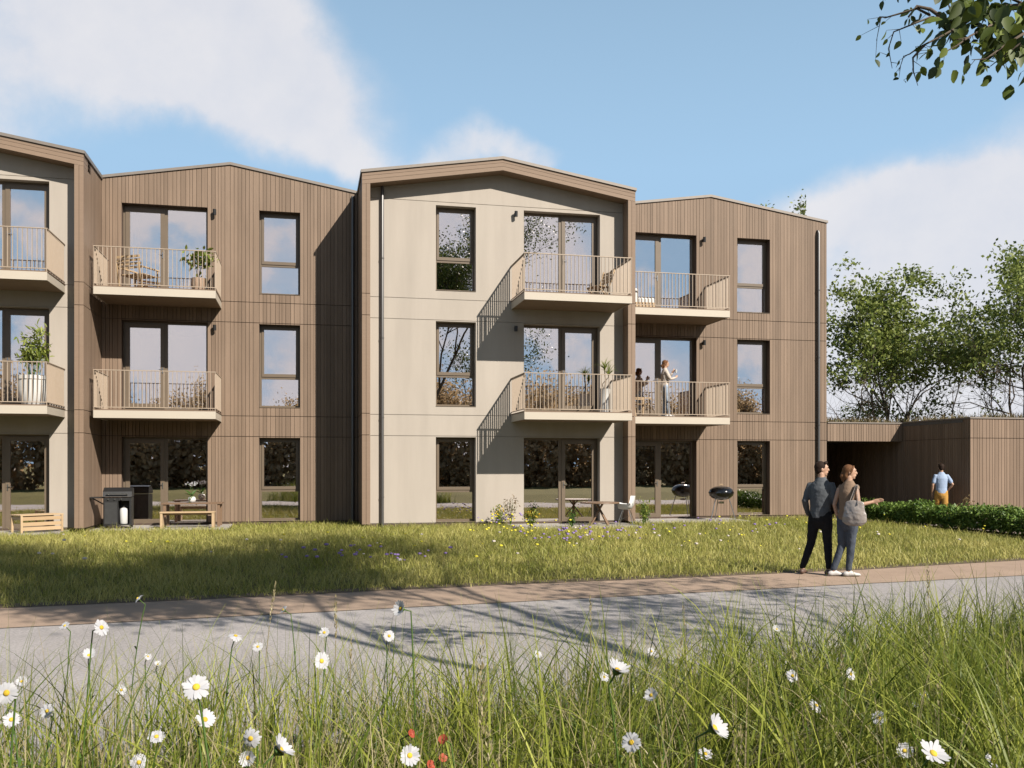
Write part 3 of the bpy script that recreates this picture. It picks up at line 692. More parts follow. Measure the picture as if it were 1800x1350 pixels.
def noise2(x, y, s, seed=0):
    r = np.random.RandomState(seed); o = np.zeros_like(x)
    for k in range(5):
        f = s*1.8**k; a, b, c, d = r.uniform(0, 6.28, 4); o += (np.sin(x*f*np.cos(a)+y*f*np.sin(a)+b)*np.sin(x*f*np.cos(c)-y*f*np.sin(c)+d))/1.5**k
    return o/2
ghv = np.vectorize(gh); lev = np.vectorize(lawn_edge)
# roof planting on the annex
rs = np.random.RandomState(9)
n = 5000; x = np.concatenate([rs.uniform(18.55, 30, n), rs.uniform(15.9, 18.6, 900)]); y = np.concatenate([rs.uniform(23.2, 26.5, n), rs.uniform(26.3, 28, 900)])
keep_ = noise2(x, y, 1.1, 3) > -.35; x, y = x[keep_], y[keep_]
V, F, k = blades(np.stack([x, y, np.full(len(x), 3.1)], 1), rs.uniform(.06, .3, len(x)), np.full(len(x), .03), rs.uniform(.2, 1.1, len(x)), rs, segs=2)
tag(np_mesh('roof_plants', V, F, np.repeat(rs.uniform(0, 1, len(x)), k), material('sedum', (.12, .11, .03), (.40, .28, .16), tone=True, transl=.2), None), kind='stuff')
# ------------------------------------------------------------------ lawn
def lawn():
    rs = np.random.RandomState(12); n = 200000
    y = rs.uniform(12.0, 26.3, n); x = rs.uniform(-10.5, 19.0, n)
    prob = np.clip((20/np.maximum(y, 10))**1.3, .4, 2)/2
    ok = (y > lev(x)-.03+rs.normal(0, .05, n)) & (rs.rand(n) < prob*1.6) & (x < 16.35+(25.2-y)*.04) & (x > -.75*y*.9-1.5)
    for (a, b, y0, y1) in [(-13.5, -5.70, 23.5, 30), (-5.3, -1.95, 24.5, 30), (5.2, 8.65, 23.0, 30), (8.85, 12.55, 24.7, 30)]: ok &= ~((x > a) & (x < b) & (y > y0))
    ok &= ~((x > 1.37) & (x < 8.83) & (y > 24.72)) & ~((x < -5.33) & (y > 24.3)) & ~((x > 15.9) & (y > 23.6))
    x, y = x[ok], y[ok]; n = len(x)
    p1 = noise2(x, y, .9, 1); p2 = noise2(x, y, 2.7, 2)
    edge = np.clip((y-lev(x))/.5, 0, 1)
    H = (.09+.07*rs.rand(n)+.035*p1+.03*p2)*(.75+.25*edge)*np.where(rs.rand(n) < .04, 1.9, 1)
    V, F, k = blades(np.stack([x, y, ghv(x, y)-.01], 1), np.clip(H, .05, .42), rs.uniform(.008, .016, n), rs.uniform(.2, 1.2, n), rs, segs=2)
    p3 = noise2(x, y, .45, 6); t = np.clip(.42+.3*p1+.3*p2+.25*p3+rs.normal(0, .24, n), 0, 1)
    return tag(np_mesh('meadow_grass', V, F, np.repeat(t, k), M_LAWN), kind='stuff')
lawn()
def meadow_flowers(name, c, spots, seed, size=.03):
    rs = np.random.RandomState(seed); P = []
    for (cx, cy, r, nn) in spots: P.append(np.stack([rs.normal(cx, r, nn), rs.normal(cy, r*.45, nn)], 1))
    P = np.concatenate(P); n = len(P); P = P[(P[:, 1] > lev(P[:, 0])+.1)]; n = len(P); h = rs.uniform(.12, .38, n)
    m = MB()
    for (x, y), z in zip(P, h):
        z0 = gh(x, y); s = size*rs.uniform(.6, 1.3)
        m.ell((x, y, z0+z), (s, s, s*.5), n=6, m=3, tone=rs.rand())
    o = m.build(name, material(name, c, tuple(min(1, q*1.4) for q in c), tone=True, rough=.7)); tag(o, kind='stuff')
meadow_flowers('yellow_meadow_flowers', (.8, .66, .05), [(4.6, 20.5, .6, 26), (5.0, 23.5, .4, 16), (2.5, 17, 3, 22), (-3, 18, 3, 22), (9, 18, 2.5, 22), (12, 22, 1.5, 14)], 4, .032)
meadow_flowers('purple_meadow_flowers', (.30, .20, .48), [(5.5, 18.5, .8, 55), (1.0, 15.5, .6, 30), (5.0, 23.6, .3, 10), (9, 20, 1.6, 16)], 5, .034)
meadow_flowers('pale_meadow_flowers', (.7, .62, .55), [(3, 18, 5, 22), (10, 18, 3, 14), (-4, 17, 2, 8)], 6, .034)
# ------------------------------------------------------------------ near verge
def verge():
    rs = np.random.RandomState(14)
    def pts(n, dmin, dmax, lmul=.62):
        d = np.sqrt(rs.uniform(dmin**2, dmax**2, n)); l = rs.uniform(-lmul, lmul, n)*d
        return l*c_+d*s_, d*c_-l*s_, l/d, d
    out = []
    def add(n, dmin, dmax, hf, wf, lean, segs, cond, tf):
        x, y, q, d = pts(n, dmin, dmax); ok = (y < near_edge(x)+rs.normal(0, .10, n)+.05) & cond(x, y, q, d)
        x, y, q, d = x[ok], y[ok], q[ok], d[ok]; m_ = len(x); H = hf(x, y, q, d, m_)
        V, F, k = blades(np.stack([x, y, ghv(x, y)-.02], 1), H, wf(m_), rs.uniform(*lean, m_), rs, segs=segs)
        out.append((V, F, np.repeat(tf(x, y, m_), k)))
    base = lambda x, y, m_: np.clip(.36+.3*noise2(x, y, 2.2, 7)+rs.normal(0, .30, m_), 0, 1)
    # short dense mat
    add(44000, 2.1, 10.5, lambda x, y, q, d, m_: rs.uniform(.06, .27, m_)*(1+.3*noise2(x, y, 2, 3))*np.clip(.75+.9*q+.22*(near_edge(x)-y-.8), .35, 1.15), lambda m_: rs.uniform(.006, .012, m_), (.2, 1.3), 3, lambda x, y, q, d: rs.rand(len(x)) < 1, base)
    # medium blades, denser to the right
    add(26000, 2.1, 10.5, lambda x, y, q, d, m_: rs.uniform(.22, .5, m_)*(.85+.35*np.clip(q+.3, 0, 1)), lambda m_: rs.uniform(.006, .012, m_), (.15, 1.2), 5, lambda x, y, q, d: rs.rand(len(x)) < np.clip(.27+.65*q+.45*noise2(x, y, 1.6, 9), .08, .72), base)
    # tall blades and stalks
    add(9500, 2.3, 9.0, lambda x, y, q, d, m_: rs.uniform(.42, .95, m_), lambda m_: rs.uniform(.005, .015, m_), (.05, 1.25), 8, lambda x, y, q, d: rs.rand(len(x)) < np.clip(.45+.8*q+.35*noise2(x, y, 2.1, 5), .2, .95), base)
    add(1500, 2.3, 6, lambda x, y, q, d, m_: rs.uniform(.5, .95, m_), lambda m_: rs.uniform(.002, .004, m_), (.02, .5), 8, lambda x, y, q, d: rs.rand(len(x)) < .8, base)
    x, y, q, d = pts(4200, 2.3, 8.5); ok = y < near_edge(x)+.1; x, y = x[ok], y[ok]; m_ = len(x)
    V, F, k = blades(np.stack([x, y, ghv(x, y)-.02], 1), rs.uniform(.3, .85, m_), rs.uniform(.003, .008, m_), rs.uniform(.05, 1.5, m_), rs, segs=6)
    tag(np_mesh('dry_grass', V, F, np.repeat(rs.rand(m_)*.6, k), M_STRAW), kind='stuff')
    # tufts: many blades fanning out of one root
    x, y, q, d = pts(640, 2.5, 9.2); ok = (y < near_edge(x)+.1) & (rs.rand(len(x)) < np.clip(.35+.8*q, .15, .9)); x, y = x[ok], y[ok]
    nt_ = rs.randint(14, 34, len(x)); hh = np.repeat(rs.uniform(.45, .95, len(x))*(1+.25*np.clip(q[ok], -.2, 1)), nt_); tt = np.repeat(np.clip(rs.normal(.35, .25, len(x)), 0, 1), nt_); x = np.repeat(x, nt_); y = np.repeat(y, nt_); m_ = len(x)
    x = x+rs.normal(0, .025, m_); y = y+rs.normal(0, .025, m_)
    V, F, k = blades(np.stack([x, y, ghv(x, y)-.02], 1), hh*rs.uniform(.55, 1.05, m_), rs.uniform(.006, .016, m_), rs.uniform(.1, 1.0, m_), rs, segs=7)
    out.append((V, F, np.repeat(np.clip(tt+rs.normal(0, .15, m_), 0, 1), k)))
    b = 0; Vs = []; Fs = []; Ts = []
    for V, F, t in out: Vs.append(V); Fs.append(F+b); Ts.append(t); b += len(V)
    tag(np_mesh('tall_grass', np.concatenate(Vs), np.concatenate(Fs), np.concatenate(Ts), M_GRASS), kind='stuff')
verge()
F_ = Vector((s_, c_, 0)); R_ = Vector((c_, -s_, 0))
def at(u, v, d): return Vector((0, 0, EYE))+F_*d+R_*((u-900)/1632*d)+Vector((0, 0, (820-v)/1632*d))
M_PETAL = material('daisy petals', (.62, .62, .66), (.82, .81, .82), tone=True, rough=.7, transl=.25)
M_YEL = material('daisy eye', (.62, .40, .02), (.80, .58, .05), tone=True, rough=.8, nscale=(400, 400, 400))
M_RED = material('poppy petals', (.48, .07, .035), (.66, .14, .07), tone=True, rough=.6, transl=.3)
rd2 = random.Random(17)
def daisy(u, v, d, tiltaz, tilt, size, label, petal=M_PETAL, name='daisy', cat='daisy', group='ox-eye daisies in the verge', closed=.0):
    head = at(u, v, d); z0 = gh(head.x, head.y)
    bx = head.x+rd2.uniform(-.1, .1); by = head.y+rd2.uniform(-.08, .08); z0 = gh(bx, by)
    root = thing(name, label, cat, (bx, by, z0), group=group); hl = head-Vector((bx, by, z0))
    n = Vector((math.sin(tilt)*math.cos(tiltaz), math.sin(tilt)*math.sin(tiltaz), math.cos(tilt)))
    m = MB(); mid = Vector((hl.x*.3+rd2.uniform(-.03, .03), hl.y*.3, hl.z*.55)); neck = hl-n*.05
    pts = [(Vector((0, 0, 0))*(1-t)**3+mid*3*t*(1-t)**2*.6+(mid*.4+neck*.6)*3*t*t*(1-t)+neck*t**3) for t in [i/9 for i in range(10)]]+[hl-n*.012]
    m.tube(pts, [.0028]*9+[.0024, .0028], n=5, caps=False); m.tube([hl-n*.016, hl-n*.008, hl-n*.002], [.003, size*.17, size*.24], n=9, caps=False)
    for q in (2, 4, 6):
        p = pts[q]; a = rd2.uniform(0, 6.28); e = p+Vector((math.cos(a)*.05, math.sin(a)*.05, .03)); w = Vector((-math.sin(a), math.cos(a), 0))*.006
        m.add([p, p.lerp(e, .5)+w+Vector((0, 0, .012)), e, p.lerp(e, .5)-w+Vector((0, 0, .012))], [(0, 1, 2, 3)])
    m.build('stem', M_STEM, root, smooth=True)
    a = n.cross(Vector((0, 0, 1))); a = a.normalized() if a.length > .05 else Vector((1, 0, 0)); b = n.cross(a)
    pm = MB(); np_ = 19 if petal == M_PETAL else 5; rp = size/2
    for i in range(np_):
        t = 2*math.pi*(i+rd2.uniform(-.2, .2))/np_; e = a*math.cos(t)+b*math.sin(t); w = n.cross(e)*rp*(.15 if np_ > 6 else .6)
        r1 = rp*rd2.uniform(.88, 1.08); dr = rd2.uniform(-.18, .12)-closed
        st = lambda q, ww, lift: (hl+e*r1*q+n*(lift-dr*q*q*r1*1), w*ww)
        S_ = [st(.2, .5, .001), st(.5, 1, .002), st(.85, .95, .001), st(1.0, .45, 0)]
        vs = []
        for c, ww in S_: vs += [c-ww, c+ww]
        pm.add(vs, [(0, 1, 3, 2), (2, 3, 5, 4), (4, 5, 7, 6)], rd2.random())
    pm.build('petals', petal, root, smooth=True)
    em = MB(); rot = n.to_track_quat('Z', 'Y').to_matrix(); em.ell(hl+n*.002, (rp*.28, rp*.28, rp*.15), n=10, m=6, rot=rot, tone=rd2.random())
    em.build('flower_centre', M_YEL if petal == M_PETAL else M_RED, root, smooth=True)
D = [ # u, v, petal spread in px, facing azimuth (deg, world), tilt, label
 (12, 1218, 48, -100, 70, 'large white daisy cut by the left edge of the picture'),
 (345, 1208, 56, -80, 62, 'largest fully open white daisy, facing the camera at lower left'),
 (360, 1265, 42, -70, 66, 'open white daisy right below the largest daisy at lower left'),
 (441, 1298, 40, -95, 82, 'round white daisy facing straight forward near the bottom'),
 (492, 1318, 58, -10, 55, 'white daisy tilted to the right beside the round forward facing one'),
 (436, 1332, 34, -95, 75, 'white daisy at the bottom edge just under the round one'),
 (178, 1103, 34, -60, 60, 'white daisy high on its stem at left against the tan path'),
 (114, 1100, 22, -120, 48, 'small daisy highest on its stem at far left'),
 (156, 1152, 26, -60, 35, 'small white daisy with dark calyx against the gravel at left'),
 (38, 1198, 22, -90, 60, 'small daisy between the left edge and the gravel'),
 (277, 1168, 15, -80, 40, 'tiny white daisy alone on a thin stem before the gravel'),
 (213, 1213, 22, -60, 60, 'small white daisy leaning right under the dark calyx daisy'),
 (414, 1118, 30, -20, 25, 'white daisy tilted away with dark calyx before the shaded road'),
 (453, 1137, 22, -90, 62, 'small yellow centred daisy right of the tilted one'),
 (565, 1162, 36, -80, 66, 'medium white daisy left of centre with broad yellow eye'),
 (570, 1112, 24, -100, 48, 'small daisy just above the medium daisy left of centre'),
 (260, 1154, 16, -60, 48, 'tiny half open daisy left of the largest daisy'),
 (83, 1250, 30, -90, 60, 'pale daisy low at far left among green blades'),
 (20, 1265, 34, -70, 50, 'yellow centred daisy at the lower left edge'),
 (275, 1295, 34, -75, 48, 'daisy low in the grass left of the round one'),
 (244, 1340, 34, -90, 70, 'daisy half cut by the bottom edge at left'),
 (498, 1072, 20, -160, 62, 'small white daisy leaning left over the path'),
 (705, 1070, 34, -155, 62, 'white daisy leaning left above the shaded road'),
 (684, 1118, 24, -70, 62, 'pair daisy with orange eye over the tree shadow'),
 (242, 1052, 22, -160, 62, 'small white daisy against the lawn edge at left'),
 (720, 1328, 42, -90, 58, 'open white daisy at the bottom left of the red poppies'),
 (1085, 1178, 46, -60, 40, 'white daisy with ragged petals in the centre of the tall grass'),
 (1062, 1190, 22, -90, 50, 'smaller daisy touching the ragged petalled one'),
 (945, 1150, 18, -90, 40, 'little white daisy in front of the shaded road'),
 (1145, 1145, 18, -90, 60, 'little yellow eyed daisy before the gravel at centre right'),
 (1110, 1305, 42, -140, 62, 'white daisy leaning left near the bottom centre'),
 (1145, 1222, 30, -140, 62, 'daisy hidden by blades right of the bottom centre'),
 (1255, 1280, 56, -50, 50, 'big white daisy with petals swept right, lower right of centre'),
 (1393, 1188, 26, -95, 75, 'upright daisy in the right part of the tall grass'),
 (1495, 1185, 26, -60, 60, 'pale daisy right of the upright one'),
 (1435, 1240, 28, -70, 55, 'half hidden daisy in the middle of the right grass'),
 (1625, 1222, 24, -95, 60, 'yellow eyed daisy far down right between blades'),
 (1610, 1240, 24, -60, 40, 'white daisy just below the yellow eyed one at right'),
 (1545, 1262, 30, -155, 62, 'daisy leaning left low in the right grass'),
 (1640, 1325, 60, -80, 45, 'largest white daisy near the bottom at lower right'),
 (1590, 1320, 34, -100, 50, 'daisy left of the largest one at lower right'),
 (1735, 1285, 26, -60, 60, 'small daisy near the right edge'),
 (1792, 1292, 28, -60, 80, 'daisy cut by the right edge of the picture'),
 (1725, 1245, 24, -80, 50, 'pale daisy up from the right corner among dark blades'),
 (1745, 1338, 34, -90, 50, 'daisy at the bottom edge near the right corner'),
 (1345, 1262, 22, -70, 50, 'small white daisy low in the grass right of the swept daisy'),
 (1240, 1325, 30, -90, 40, 'daisy hidden in grass at the bottom right of centre'),
 (1365, 1106, 16, -90, 50, 'tiny cream daisy at the top of the tall grass')]
for (u, v, px, az, tl, lb) in D:
    d = min(5.6, max(2.1, 1632*.068/px)); d = min(d, 4.9) if u < 700 else d
    sz = px*d/1632*.86
    daisy(u, v, d, R(az+rd2.uniform(-22, 22)), R(tl+rd2.uniform(-14, 12)), sz, lb, closed=rd2.choice([0, 0, .05, .25, .5, -.25]))
for (u, v, px, lb) in [(540+240, 1300, 20, 'largest red poppy near the bottom centre'), (778, 1332, 18, 'red poppy cut by low blades at the bottom centre'), (722, 1290, 18, 'small red poppy left of the others'), (756, 1346, 22, 'red poppy at the very bottom edge')]:
    daisy(u, v, 2.9, R(-80+rd2.uniform(-50, 50)), R(60), px*2.9/1632*.85, lb, petal=M_RED, name='poppy', cat='poppy', group='red poppies in the verge', closed=.35)
def seed_grass(u, v, d, h, thick, label, lean=0):
    top = at(u, v, d); z0 = gh(top.x, top.y); root = thing('seed_grass', label, 'grass stalk', (top.x, top.y, z0), group='straw coloured seed heads')
    H = top.z-z0; m = MB(); n = 8
    P = [Vector((lean*(i/n)**2, 0, (H-h)*i/n)) for i in range(n+1)]; q0 = P[-1]
    m.tube(P, [.0018]*(n+1), n=4, caps=False); m.build('stem', M_STRAW, root)
    sm = MB()
    for i in range(int(h*330)):
        t = rd2.random(); r = thick*math.sin(math.pi*min(1, t*.9+.08))**.7; a = rd2.uniform(0, 6.28)
        p = q0+Vector((lean*.6*t+math.cos(a)*r*.55, math.sin(a)*r*.55, h*t)); e = p+Vector((math.cos(a)*r*.7, math.sin(a)*r*.7, .016)); w = Vector((-math.sin(a), math.cos(a), 0))*.0028
        sm.add([p, p.lerp(e, .5)+w, e, p.lerp(e, .5)-w], [(0, 1, 2, 3)], rd2.random())
    sm.build('seed_head', M_STRAW, root)
for (u, v, d, h, th, lb) in [(455, 1026, 4.4, .2, .008, 'slim straw seed head rising over the lawn at left'), (590, 1048, 4.2, .2, .009, 'straw seed head standing before the shaded path'), (846, 1170, 2.5, .2, .016, 'fluffy straw seed head, biggest one near the bottom centre'), (836, 1120, 3.0, .13, .012, 'fluffy seed head just above the biggest one'), (864, 1282, 2.4, .1, .013, 'pale short seed head at the bottom centre'), (1634, 985, 4.4, .19, .008, 'yellow seed head reaching the path at right'), (1420, 1125, 3.6, .1, .009, 'straw seed head in the right grass beneath the couple'), (1175, 1125, 4.0, .1, .008, 'thin seed head at centre right'), (1210, 1060, 4.6, .12, .006, 'greenish oat like seed head over the path'), (1290, 1282, 2.6, .12, .010, 'straw seed head beside the swept daisy'), (1040, 1050, 4.4, .15, .007, 'oat like seed head left of centre right'), (126, 1290, 2.7, .1, .010, 'broad seed head low at the left'), (1650, 1190, 3.4, .12, .009, 'seed head hidden among right blades'), (1498, 1150, 3.6, .14, .008, 'seed head between blades at right'), (615, 1120, 4.0, .1, .009, 'pale seed head right of the road shadow')]:
    seed_grass(u, v, d, h, th, lb, rd2.uniform(-.05, .05))
# ------------------------------------------------------------------ patio and balcony furniture
PZ = .16
def thing_box_bench():
    t = thing('wooden_bench', 'low slatted light wood bench on the far left patio', 'bench', (-6.32, 24.12, PZ), R(40))
    m = MB(); L_, D_, H_ = 1.0, .52, .40
    for x in (-L_/2, L_/2-.05):
        for y in (-D_/2, D_/2-.05): m2 = MB(); m2.bbox(x, x+.05, y, y+.05, 0, H_, .004, rd.random()); m2.build('leg', M_OAK, t)
    s = MB()
    for i in range(5): a = -D_/2+.0+i*(D_/5); s.bbox(-L_/2-.01, L_/2+.01, a, a+D_/5-.012, H_+.001, H_+.028, .004, rd.random())
    s.build('seat', M_OAK, t); f = MB()
    for z in (.05, .16, .29): f.box(-L_/2+.0505, L_/2-.0505, -D_/2+.012, -D_/2+.03, z, z+.085, rd.random())
    f.box(-L_/2+.0505, L_/2-.0505, D_/2-.03, D_/2-.012, .29, .375); f.box(-L_/2+.012, -L_/2+.03, -D_/2+.0505, D_/2-.0505, .31, .375)
    f.build('front_slats', M_OAK, t)
thing_box_bench()
g = thing('gas_grill', 'black gas grill cabinet with closed lid on the patio in front of the brown wall', 'grill', (-4.72, 25.15, PZ), R(4))
m = MB(); m.bbox(-.3, .05, -.25, .25, .08, .78, .01); m.box(.05, .36, .20, .25, .08, .78); m.box(.31, .36, -.25, .1995, .08, .78); m.box(.0505, .3095, -.25, .1995, .70, .78); m.box(.0505, .3095, -.25, .1995, .08, .11); m.build('cabinet', M_BLACK, g)
m = MB(); m.box(-.27, .02, -.262, -.2505, .12, .66); m.build('door', material('dark grey steel', (.06, .06, .062), (.09, .09, .09), rough=.4, metal=.4), g)
m = MB()
m.add([(-.31, -.28, .80), (.37, -.28, .80), (.37, .27, .80), (-.31, .27, .80), (-.31, -.22, .93), (.37, -.22, .93), (.37, .22, 1.0), (-.31, .22, 1.0), (-.31, .0, 1.03), (.37, .0, 1.03)],
      [(0, 3, 2, 1), (0, 1, 5, 4), (4, 5, 9, 8), (8, 9, 6, 7), (2, 3, 7, 6), (0, 4, 8, 7, 3), (1, 2, 6, 9, 5)]); m.build('lid', M_BLACK, g)
m = MB(); m.bar((-.22, -.31, .87), (.28, -.31, .87), .022, .022); m.bar((-.2, -.31, .87), (-.2, -.25, .87), .015, .015); m.bar((.26, -.31, .87), (.26, -.25, .87), .015, .015); m.build('handle', M_STEEL, g)
m = MB(); m.bbox(-.62, -.315, -.22, .22, .765, .795, .008); m.bar((-.58, 0, .76), (-.31, 0, .60), .03, .03); m.build('side_shelf', M_BLACK, g)
for i in range(3):
    m = MB(); m.tube([(-.18+.15*i, -.252, .74), (-.18+.15*i, -.285, .74)], [.02, .017], n=10, caps=False); m.build('knob', M_STEEL, g)
for x in (-.27, .33):
    m = MB(); m.tube([(x-.02, -.2, .04), (x+.02, -.2, .04)], [.04, .04], n=12, caps=False); m.tube([(x-.02, .2, .04), (x+.02, .2, .04)], [.04, .04], n=12, caps=False); m.build('castor', M_BLACK, g)
t = thing('gas_bottle', 'white gas bottle standing inside the open grill cabinet', 'gas bottle', (-4.55, 25.06, PZ+.112))
m = MB(); m.lathe([(.0, 0), (.085, 0), (.10, .02), (.10, .33), (.085, .38), (.03, .41), (0, .41)], 20); m.build('body', M_WHITE, t, smooth='auto'); m = MB(); m.lathe([(0, .41), (.025, .41), (.025, .45), (0, .45)], 10); m.build('valve', M_STEEL, t)
t = thing('dining_table', 'brown timber table with a white pot on it beside the black grill', 'table', (-2.93, 25.5, PZ))
m = MB()
for i in range(5): m.bbox(-.74, .74, -.36+i*.145, -.36+i*.145+.138, .585, .62, .004, rd.random())
m.build('table_top', M_WALNUT, t)
for x in (-.70, .63):
    for y in (-.33, .27): m = MB(); m.bbox(x, x+.07, y, y+.07, 0, .583, .004); m.build('leg', M_WALNUT, t)
t = thing('garden_bench', 'light wood bench standing in front of the brown table', 'bench', (-2.98, 24.83, PZ))
m = MB()
for i in range(3): m.bbox(-.66, .66, -.17+i*.115, -.17+i*.115+.108, .385, .415, .004, .7)
m.build('seat', M_OAK, t)
for x in (-.65, .59): m = MB(); m.bbox(x, x+.06, -.16, .16, 0, .384, .004, .8); m.build('leg', M_OAK, t)
m = MB(); m.box(-.589, .589, -.02, .02, .33, .382, .6); m.build('rail', M_OAK, t)
def leafy(root, anchors, size, n, sig, seed, mat, name='leaves', up=.6, wr=.4, shape=1):
    rs = np.random.RandomState(seed); A = np.array(anchors, float); P = np.repeat(A, n, 0)+rs.normal(size=(len(A)*n, 3))*sig
    V, F, tn = leaf_arrays(P, size, rs, up=up, wr=wr, shape=shape); return np_mesh(name, V, F, tn, mat, root)
M_YG = mix_leafmat('yellow green leaves', (.16, .22, .03), (.42, .46, .10), tr=.35)
M_GR = mix_leafmat('houseplant leaves', (.05, .12, .02), (.16, .28, .06), tr=.3)
t = thing('potted_orchid', 'white orchid in a round white pot on the brown table', 'potted plant', (-2.95, 25.4, PZ+.622))
m = MB(); m.lathe([(.05, 0), (.09, .03), (.105, .08), (.09, .13), (.06, .155), (.05, .15), (0, .14)], 20); m.build('pot', M_WHITE, t, smooth=True)
leafy(t, [(0, 0, .17)], .2, 9, .02, 3, M_GR, up=.1, wr=.25)
m = MB(); m.tube([(0, 0, .14), (.01, 0, .3), (.03, 0, .44), (.12, 0, .5)], [.005]*4, n=5, caps=False); m.tube([(0, 0, .14), (-.01, 0, .3), (-.05, 0, .45), (-.13, 0, .49)], [.005]*4, n=5, caps=False); m.build('stem', M_STEM, t)
leafy(t, [(.12, 0, .5), (.06, -.02, .48), (-.12, 0, .48), (-.05, 0, .47), (0, -.02, .50)], .06, 6, .015, 4, M_PETAL, name='blossom', up=.2, wr=.9)
# round table, shell chair, kettle grill
t = thing('round_table', 'round brown garden table with crossed legs before the beige bay', 'table', (7.62, 23.75, PZ))
m = MB(); m.lathe([(0, .575), (.52, .575), (.53, .59), (.52, .61), (0, .61)], 40); m.build('table_top', M_WALNUT, t, smooth='auto')
for a in (25, 115, 205, 295): m = MB(); c, s = math.cos(R(a)), math.sin(R(a)); m.bar((c*.33, s*.33, 0), (-c*.12, -s*.12, .574), .05, .035); m.build('leg', M_WALNUT, t)
def shell_chair(loc, rz, label):
    t = thing('shell_chair', label, 'chair', loc, rz); m = MB(); n = 14; vs = []; prof = [(.20, .44, .17), (.10, .415, .21), (-.05, .41, .225), (-.15, .44, .235), (-.21, .55, .235), (-.235, .68, .21), (-.25, .78, .15)]
    for th in (0, .008):
        for (y, z, w) in prof:
            for i in range(n+1):
                q = -1+2*i/n; edge = abs(q)**3; vs.append((q*w, y+edge*(.10 if z > .5 else .0), z+edge*(.15 if z < .5 else .0)-th))
    k = n+1; F1 = [(r*k+i, r*k+i+1, (r+1)*k+i+1, (r+1)*k+i) for r in range(len(prof)-1) for i in range(n)]; o_ = k*len(prof)
    m.add(vs, F1+[(d_+o_, c_2+o_, b_+o_, a_+o_) for a_, b_, c_2, d_ in F1]); m.build('shell', M_PLASTIC, t, smooth=True)
    for (x, y) in ((-.22, .2), (.22, .2), (-.2, -.22), (.2, -.22)): m = MB(); m.tube([(x, y, 0), (x*.45, y*.4, .395)], [.009, .009], n=6, caps=False); m.build('leg', M_STEEL, t)
    m = MB(); m.bar((-.15, .13, .14), (.15, -.14, .26), .008, .008); m.bar((.15, .13, .14), (-.15, -.14, .26), .008, .008); m.build('wire_brace', M_STEEL, t)
shell_chair((8.34, 23.68, PZ), R(62), 'white plastic shell chair beside the round brown table')
t = thing('kettle_grill', 'round black kettle grill on three thin legs in front of the brown wall', 'grill', (11.78, 25.15, .14))
m = MB(); m.lathe([(.0, .60), (.14, .61), (.27, .66), (.345, .74), (.36, .80)], 32); m.build('bowl', material('black enamel', (.008, .008, .009), rough=.12, coat=.6), t, smooth=True)
m = MB(); m.lathe([(.365, .80), (.368, .825), (.33, .91), (.23, .98), (.1, 1.01), (0, 1.015)], 32); m.build('lid', MC['black enamel'], t, smooth=True)
m = MB(); m.tube([(-.05, 0, 1.01), (-.05, 0, 1.06), (.05, 0, 1.06), (.05, 0, 1.01)], [.010]*4, n=6, caps=False); m.build('handle', M_OAK, t)
for a in (200, 330, 90): m = MB(); c, s = math.cos(R(a)), math.sin(R(a)); m.tube([(c*.22, s*.22, .66), (c*.42, s*.42, 0)], [.014, .014], n=8, caps=False); m.build('leg', M_STEEL, t)
m = MB(); m.lathe([(0, .50), (.08, .50), (.085, .56), (.06, .56), (.05, .51), (0, .51)], 16); m.build('ash_catcher', M_STEEL, t)
def slat_chair(loc, rz, label, w=.5, d=.46, hb=.72, name='slatted_chair', group=None, arms=False):
    t = thing(name, label, 'chair', loc, rz, group); m = MB(); hs = .36
    for i in range(5): a = -d/2+i*d/5; m.bbox(-w/2, w/2, a, a+d/5-.02, hs, hs+.02, .003, rd.random())
    m.build('seat', M_OAK, t); m = MB()
    for i in range(4): z = hs+.14+i*.085; y = d/2+.02+.03*i; m.box(-w/2, w/2, y, y+.018, z, z+.06, rd.random())
    m.build('backrest', M_OAK, t)
    for x in (-w/2+.02, w/2-.02):
        m = MB(); m.bar((x, -d/2+.02, hs), (x, d/2+.04 if not arms else -d/2+.02, 0), .03, .03); m.build('leg', M_OAK, t)
        m = MB(); m.bar((x, d/2-.18 if not arms else d/2, 0 if arms else 0), (x, d/2+.13, hb+.14), .03, .03); m.build('leg', M_OAK, t)
        if arms: m = MB(); m.bbox(x-.03, x+.03, -d/2-.02, d/2+.06, hs+.17, hs+.2, .003); m.bar((x, -d/2+.02, hs), (x, -d/2+.02, hs+.17), .03, .03); m.build('armrest', M_OAK, t)
    return t
DZ1, DZ2 = 3.147, 6.217
slat_chair((7.72, 24.15, DZ2), R(-70), 'light wood folding chair on the top balcony of the central beige bay')
slat_chair((9.40, 25.5, DZ1), R(95), 'light wood armchair on the middle balcony of the right brown part', arms=True)
slat_chair((-4.22, 25.25, DZ2), R(150), 'wide light wood lounge chair on the top left brown wall balcony', w=.72, d=.6, hb=.5, arms=True)
t = thing('outdoor_sofa', 'white cushioned seat on the top balcony at the right, half hidden by the frame', 'sofa', (9.45, 25.6, DZ2), R(90))
m = MB(); m.bbox(-.4, .4, -.32, .32, .05, .22, .02); m.build('base', M_OAK, t)
for (a, b, c, d, e, f_) in ((-.38, .38, -.32, .2, .222, .36), (-.38, .38, .2, .34, .222, .62)): m = MB(); m.bbox(a, b, c, d, e, f_, .04); m.build('cushion', M_WHITE, t, smooth=False)
t = thing('potted_plant', 'leafy yellow green plant in a brown basket on the top balcony at left', 'potted plant', (-2.75, 25.05, DZ2))
m = MB(); m.lathe([(0, 0), (.15, 0), (.18, .15), (.17, .34), (.15, .34), (.15, .3), (0, .3)], 18); m.build('pot', material('woven basket', (.34, .22, .15), (.50, .36, .26), nscale=(60, 60, 60), bump=.6), t, smooth='auto')
m = MB()
